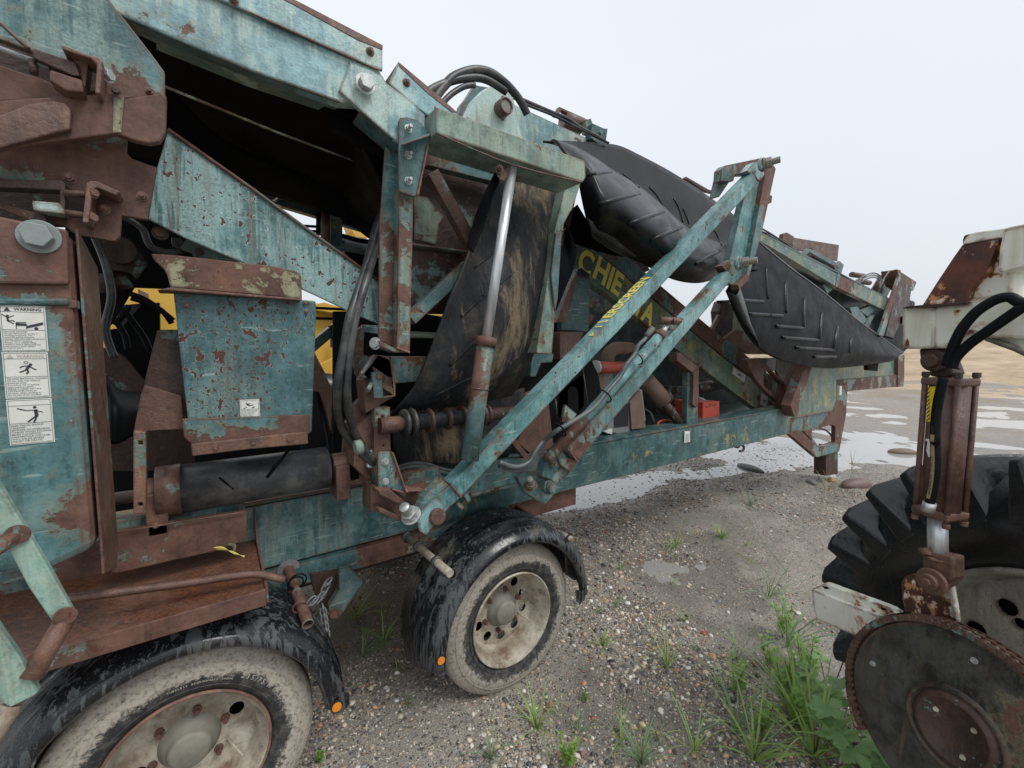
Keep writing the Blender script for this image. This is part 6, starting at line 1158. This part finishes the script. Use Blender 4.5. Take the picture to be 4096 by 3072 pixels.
stone('S', 1255, 1620, .015, .012, .009, .1, (.30, .30, .32), 'dark grey block stone at the bottom edge of the gravel')
stone('S', 120+1500, 1010, .28, .12, .05, 1.2, (.06, .055, .05), 'low black heap of mud between puddles beyond the main beam', 'mud_heap')
stone('S', 745, 1395, .016, .012, .010, 1.2, (.26, .09, .05), 'reddish brown chip behind the front fender')

# ------------------------------------------------------------------ plants
def leafmat(name, a, b_):
    k = NT(name); c = k.mix(k.noise(14, 4), a, b_); k.b.inputs['Subsurface Weight'].default_value = 0; m_ = k.out(c, .45, 0, .4)
    t = k.n('ShaderNodeBsdfTranslucent'); k.link(c, t.inputs[0]); mxs = k.n('ShaderNodeMixShader'); mxs.inputs[0].default_value = .35; outn = [n for n in k.t.nodes if n.type == 'OUTPUT_MATERIAL'][0]
    k.link(k.b.outputs[0], mxs.inputs[1]); k.link(t.outputs[0], mxs.inputs[2]); k.link(mxs.outputs[0], outn.inputs[0]); return m_
M['grass'] = leafmat('fresh_grass', (.24, .38, .09), (.42, .55, .20)); M['grass2'] = leafmat('blue_green_grass', (.17, .30, .14), (.30, .44, .24)); M['weed'] = leafmat('feathery_leaf', (.22, .40, .09), (.38, .56, .15)); M['broad'] = leafmat('broad_leaf', (.20, .38, .14), (.36, .54, .24)); M['straw'] = leafmat('dry_grass', (.36, .31, .10), (.46, .40, .16)); M['stalk'] = leafmat('reddish_stalk', (.20, .10, .05), (.28, .17, .08))
def blade(m, p, az, ln, wd, lean, curl, seg=8):
    d = V(math.cos(az), math.sin(az), 0); sd = V(-math.sin(az), math.cos(az), 0); pts = []; ang = math.pi/2-lean; q = V(*p)
    vs = []; 
    for i in range(seg+1):
        t = i/seg; ww = wd*(min(1, t*4+.35))*(1-t**2.2)+.0002; fold = V(0, 0, -.25*ww)
        vs += [q-sd*ww/2, q+V(0, 0, 0)+fold, q+sd*ww/2]; ang -= curl/seg; q = q+(d*math.cos(ang)+V(0, 0, math.sin(ang)))*(ln/seg)
    b = len(m.v); m.add(vs, [(3*i+j, 3*i+j+1, 3*i+4+j, 3*i+3+j) for i in range(seg) for j in (0, 1)], True)
def tuft(k_, x, y, n, ln, label, mat='grass', wd=.004, group=None, spread=.9):
    p = atz(k_, x, y); p.z = float(G(p.x, p.y))-.003; ln *= 1.55; n = int(n*1.2); wd *= 1.7; r_ = random.Random(int(x*7+y)); o = thing('grass_tuft', p, label, 'grass', group); m = MB()
    for i in range(n): blade(m, p+V(r_.uniform(-.008, .008), r_.uniform(-.008, .008), 0), r_.uniform(0, 6.28), ln*r_.uniform(.5, 1.15), wd*r_.uniform(.7, 1.3), r_.uniform(.1, spread), r_.uniform(.3, 1.5))
    m.build('blades', M[mat], o); s = MB()
    for i in range(max(1, n//6)): a = r_.uniform(0, 6.28); s.tube([p, p+V(math.cos(a)*.02, math.sin(a)*.02, ln*.35)], .0015, 5)
    s.build('stem', M['stalk'], o); return o
def feather(k_, x, y, hgt, n, label, group=None, mat='weed'):
    p = atz(k_, x, y); p.z = float(G(p.x, p.y))-.003; hgt *= 1.35; r_ = random.Random(int(x+y*3)); o = thing('feathery_weed', p, label, 'weed', group); s = MB(); m = MB()
    for j in range(n):
        az = r_.uniform(0, 6.28); ln = hgt*r_.uniform(.55, 1.1); tip = p+V(math.cos(az)*ln*.28, math.sin(az)*ln*.28, ln); st = spline([p, p.lerp(tip, .5)+V(r_.uniform(-.01, .01), r_.uniform(-.01, .01), 0), tip], 6); s.tube(st, .0016, 5)
        for i in range(3, len(st)):
            t = i/len(st)
            for q in range(3):
                a = r_.uniform(0, 6.28); l2 = hgt*.24*(1.15-t*.75)*r_.uniform(.7, 1.2); d = V(math.cos(a), math.sin(a), r_.uniform(.1, .9)).normalized(); u, v = basis(d); e = st[i]+d*l2
                for kf in range(6):
                    c = st[i].lerp(e, (kf+1)/6); 
                    for sg in (-1, 1):
                        dd = (d*.7+u*sg*.8+V(0, 0, r_.uniform(-.2, .3))).normalized()*l2*.36*(1.2-kf/7); w2 = dd.cross(v).normalized()*.0010*max(1, hgt/.2)
                        m.add([c-w2, c+dd*.55-w2*1.6, c+dd, c+dd*.55+w2*1.6, c+w2], [(0, 1, 2, 3, 4)])
    s.build('stem', M['stalk'], o); m.build('foliage', M[mat], o); return o
def broad(k_, x, y, sz, n, label, hgt=.12):
    p = atz(k_, x, y); p.z = float(G(p.x, p.y))-.003; r_ = random.Random(int(x+y)); o = thing('broadleaf_weed', p, label, 'weed'); s = MB()
    for j in range(n):
        az = r_.uniform(0, 6.28); tip = p+V(math.cos(az)*sz*1.1*r_.uniform(.4, 1.3), math.sin(az)*sz*1.1*r_.uniform(.4, 1.3), hgt*r_.uniform(.5, 1.1)); s.tube([p, p.lerp(tip, .5)+V(0, 0, .02), tip], .002, 6)
        d = V(math.cos(az), math.sin(az), -.25).normalized(); sd = V(-math.sin(az), math.cos(az), r_.uniform(-.2, .2)).normalized(); nn = d.cross(sd); m = MB(); ss = sz*r_.uniform(.6, 1.0); ring = []
        for i in range(40):
            a = -math.pi+2*math.pi*i/40; rr = ss*(.55+.32*abs(math.cos(a*2.5)))*(1+.09*math.sin(a*17))*(.45 if abs(abs(a)-math.pi) < .2 else 1); ring.append(tip+d*(math.cos(a)*rr+ss*.4)+sd*math.sin(a)*rr+nn*(.10*ss*math.sin(a*5)+.12*rr))
        c = tip+d*ss*.35; m.add([c]+ring, [(0, i+1, (i+1) % 40+1) for i in range(40)], True); m.build('leaf', M['broad'], o)
    s.build('stem', M['stalk'], o)
feather('S', 1225, 1655, .10, 5, 'bright green feathery weed at the bottom centre of the gravel')
feather('S', 1265, 1512, .04, 3, 'tiny feathery seedling below the second wheel')
feather('S', 1585, 1500, .14, 4, 'slim feathery weed with a yellowing base among the gravel right of centre')
feather('S', 1700, 1530, .19, 6, 'tall bushy feathery weed beside the farm implement')
feather('S', 1745, 1460, .17, 5, 'upper feathery weed in front of the white channel end')
feather('S', 1660, 1440, .14, 4, 'short feathery weed on the left edge of the tall weeds')
feather('S', 1640, 1590, .14, 5, 'bushy feathery weed at the bottom between the tall grasses')
feather('S', 1740, 1590, .16, 6, 'dense feathery weed left of the sprocket foot')
feather('S', 1690, 1380, .16, 5, 'light feathery weed behind the white channel end')
tuft('S', 1720, 1560, 22, .36, 'long arching grass among the feathery weeds', 'grass', .007)
tuft('S', 1590, 1580, 16, .22, 'mixed grass with yellow blades right of the cream pebble', 'grass2', .005)
tuft('S', 1340, 1600, 14, .12, 'short grass between the seedlings and the cream pebble', 'grass', .003)
tuft('S', 1250, 1580, 10, .10, 'thin grass sprig near the orange-brown stone', 'grass2', .003)
tuft('S', 1480, 1340, 8, .08, 'minute grass sprout beside the brick-red stone', 'grass', .003)
tuft('S', 1660, 1290, 12, .24, 'upright wispy grass left of the tractor tyre', 'grass2', .004)
broad('S', 1950, 1655, .10, 7, 'large lobed leaves spreading under the sprocket hub', .2)
feather('S', 690, 1655, .05, 4, 'small feathery weed peeping out right of the front tyre')
tuft('S', 1160, 1580, 16, .14, 'spreading grass tuft with reddish stems below the second wheel')
tuft('S', 1060, 1640, 14, .12, 'pale thin grass at the bottom edge below the second wheel', 'grass2', .0028)
tuft('S', 1385, 1650, 30, .15, 'dense fine grass tuft at the bottom edge next to the cream pebble', 'grass2', .0026)
tuft('S', 1440, 1440, 14, .16, 'bright grass sprout in open gravel right of the second wheel', 'grass', .0045)
tuft('S', 1590, 1420, 6, .22, 'single dark upright blade of grass in the middle of the gravel', 'grass2', .004, spread=.3)
tuft('S', 1630, 1640, 18, .26, 'tall grass with red stalks near the bottom right weeds', 'grass', .006)
tuft('S', 1760, 1640, 26, .34, 'lush long-bladed grass in front of the chain sprocket', 'grass', .008)
tuft('S', 1870, 1655, 14, .26, 'broad bright grass at the foot of the sprocket disc', 'grass', .009)
tuft('S', 1700, 1400, 14, .34, 'tall blue-green grass leaning left of the white channel', 'grass2', .006)
tuft('S', 1460, 1180, 14, .18, 'grass sprout beside the puddle strip behind the second wheel', 'grass', .005)
tuft('S', 1560, 1160, 26, .12, 'low rosette of grass on the wet gravel in mid distance', 'grass', .005)
tuft('S', 1620, 1090, 12, .16, 'small sparse grass near the far puddle', 'grass2', .005)
tuft('S', 830, 1390, 14, .17, 'grass growing in shade between the two wheels', 'grass', .005)
tuft('S', 780, 1420, 12, .15, 'thin grass left of the second wheel under the axle frame', 'grass2', .004)
tuft('S', 880, 1530, 10, .06, 'tiny grass sprig left of the second tyre foot', 'grass2', .003)
tuft('S', 770, 1330, 12, .18, 'long bent grass below the suspension bracket', 'grass', .006)
tuft('S', 1330, 1310, 10, .07, 'small grass sprig right of the second tyre', 'grass2', .003)
tuft('S', 1300, 1400, 12, .10, 'low creeping grass with a yellow stone beside the tyre', 'grass', .004)
tuft('S', 1790, 1060, 8, .22, 'yellow-green stalks by the rear leg stones', 'straw', .005)
tuft('S', 1500, 1620, 12, .16, 'loose grass tuft in coarse gravel near the bottom', 'grass', .004)
tuft('S', 1840, 1015, 6, .25, 'lone thin reed standing in the puddle behind the rear leg', 'straw', .004, spread=.4)
broad('S', 1860, 1650, .095, 10, 'broadleaf weed with lobed leaves below the chain sprocket', .26)
broad('S', 1790, 1520, .08, 9, 'small pointed-leaf weed against the sprocket disc', .22)
sprout_words = ['beside the second tyre foot', 'near the brick-red stone', 'by the bright white pebble', 'on the tyre track in mid gravel', 'close to the cream pebble', 'left of the tall weeds', 'near the small mid puddle', 'right of the fender tip', 'below the arching stalk', 'between the two wheels in shade']
for (x, y), wds in zip(((1180, 1530), (1500, 1400), (1340, 1225), (1450, 1260), (1420, 1590), (1550, 1470), (1480, 1130), (1290, 1330), (1610, 1180), (860, 1460)), sprout_words): tuft('S', x, y, 6, .055+.0001*(x % 300), 'tiny green sprout '+wds, 'grass' if x % 3 else 'grass2', .0035)
# tall seed stalks
def stalk(pts, label, name='seed_stalk', head='straw'):
    P = [atz('S', *pts[0])]; base = P[0].copy(); base.z = float(G(base.x, base.y)); P = [base]
    for x, y, dz in pts[1:]: P.append(V(base.x, base.y, 0)+(atz('S', x, y, dz)-base)*1.0 if 0 else atz('S', x, y, dz))
    o = thing(name, base, label, 'grass stalk'); MB().tube(P, [.003, .0015], 6, res=6).build('stem', M['grass2'], o); m = MB(); tip = P[-1]; pr = P[-2]; d = (tip-pr).normalized(); u, v = basis(d)
    for i in range(10):
        c = tip-d*.014*i; a = i*2.4; m.tube([c, c+d*.03+(u*math.cos(a)+v*math.sin(a))*.022], [.0022, .0008], 5)
    m.build('seed_head', M[head], o)
stalk([(1700, 1240), (1650, 1170, .18), (1600, 1100, .36), (1525, 1015, .56)], 'long arching stalk with a yellow seed head crossing the puddles')
stalk([(1760, 1470), (1700, 1330, .20), (1650, 1230, .34), (1590, 1195, .42)], 'thin stalk with drooping tip left of the white channel')
# foxtail in front of sprocket
o = thing('foxtail_grass', atz('S', 1800, 1640), 'arching foxtail grass head in front of the sprocket disc', 'grass'); p0 = atz('S', 1800, 1640)
tp_ = [p0, p0+(atz('S', 1840, 1500, .2)-p0), atz('S', 1880, 1440, .33), atz('S', 1915, 1480, .29), atz('S', 1925, 1540, .24)]
MB().tube(tp_[:3], .002, 6, res=6).build('stem', M['grass'], o); MB().tube(tp_[2:], [.006, .004], 10, res=6).build('seed_head', M['straw'], o)
for a_, ln_ in ((3.6, .22), (.3, .2), (5.2, .24)):
    m = MB(); blade(m, tuple(tp_[1]), a_, ln_, .009, .6, 1.2); m.build('leaf', M['grass'], o)
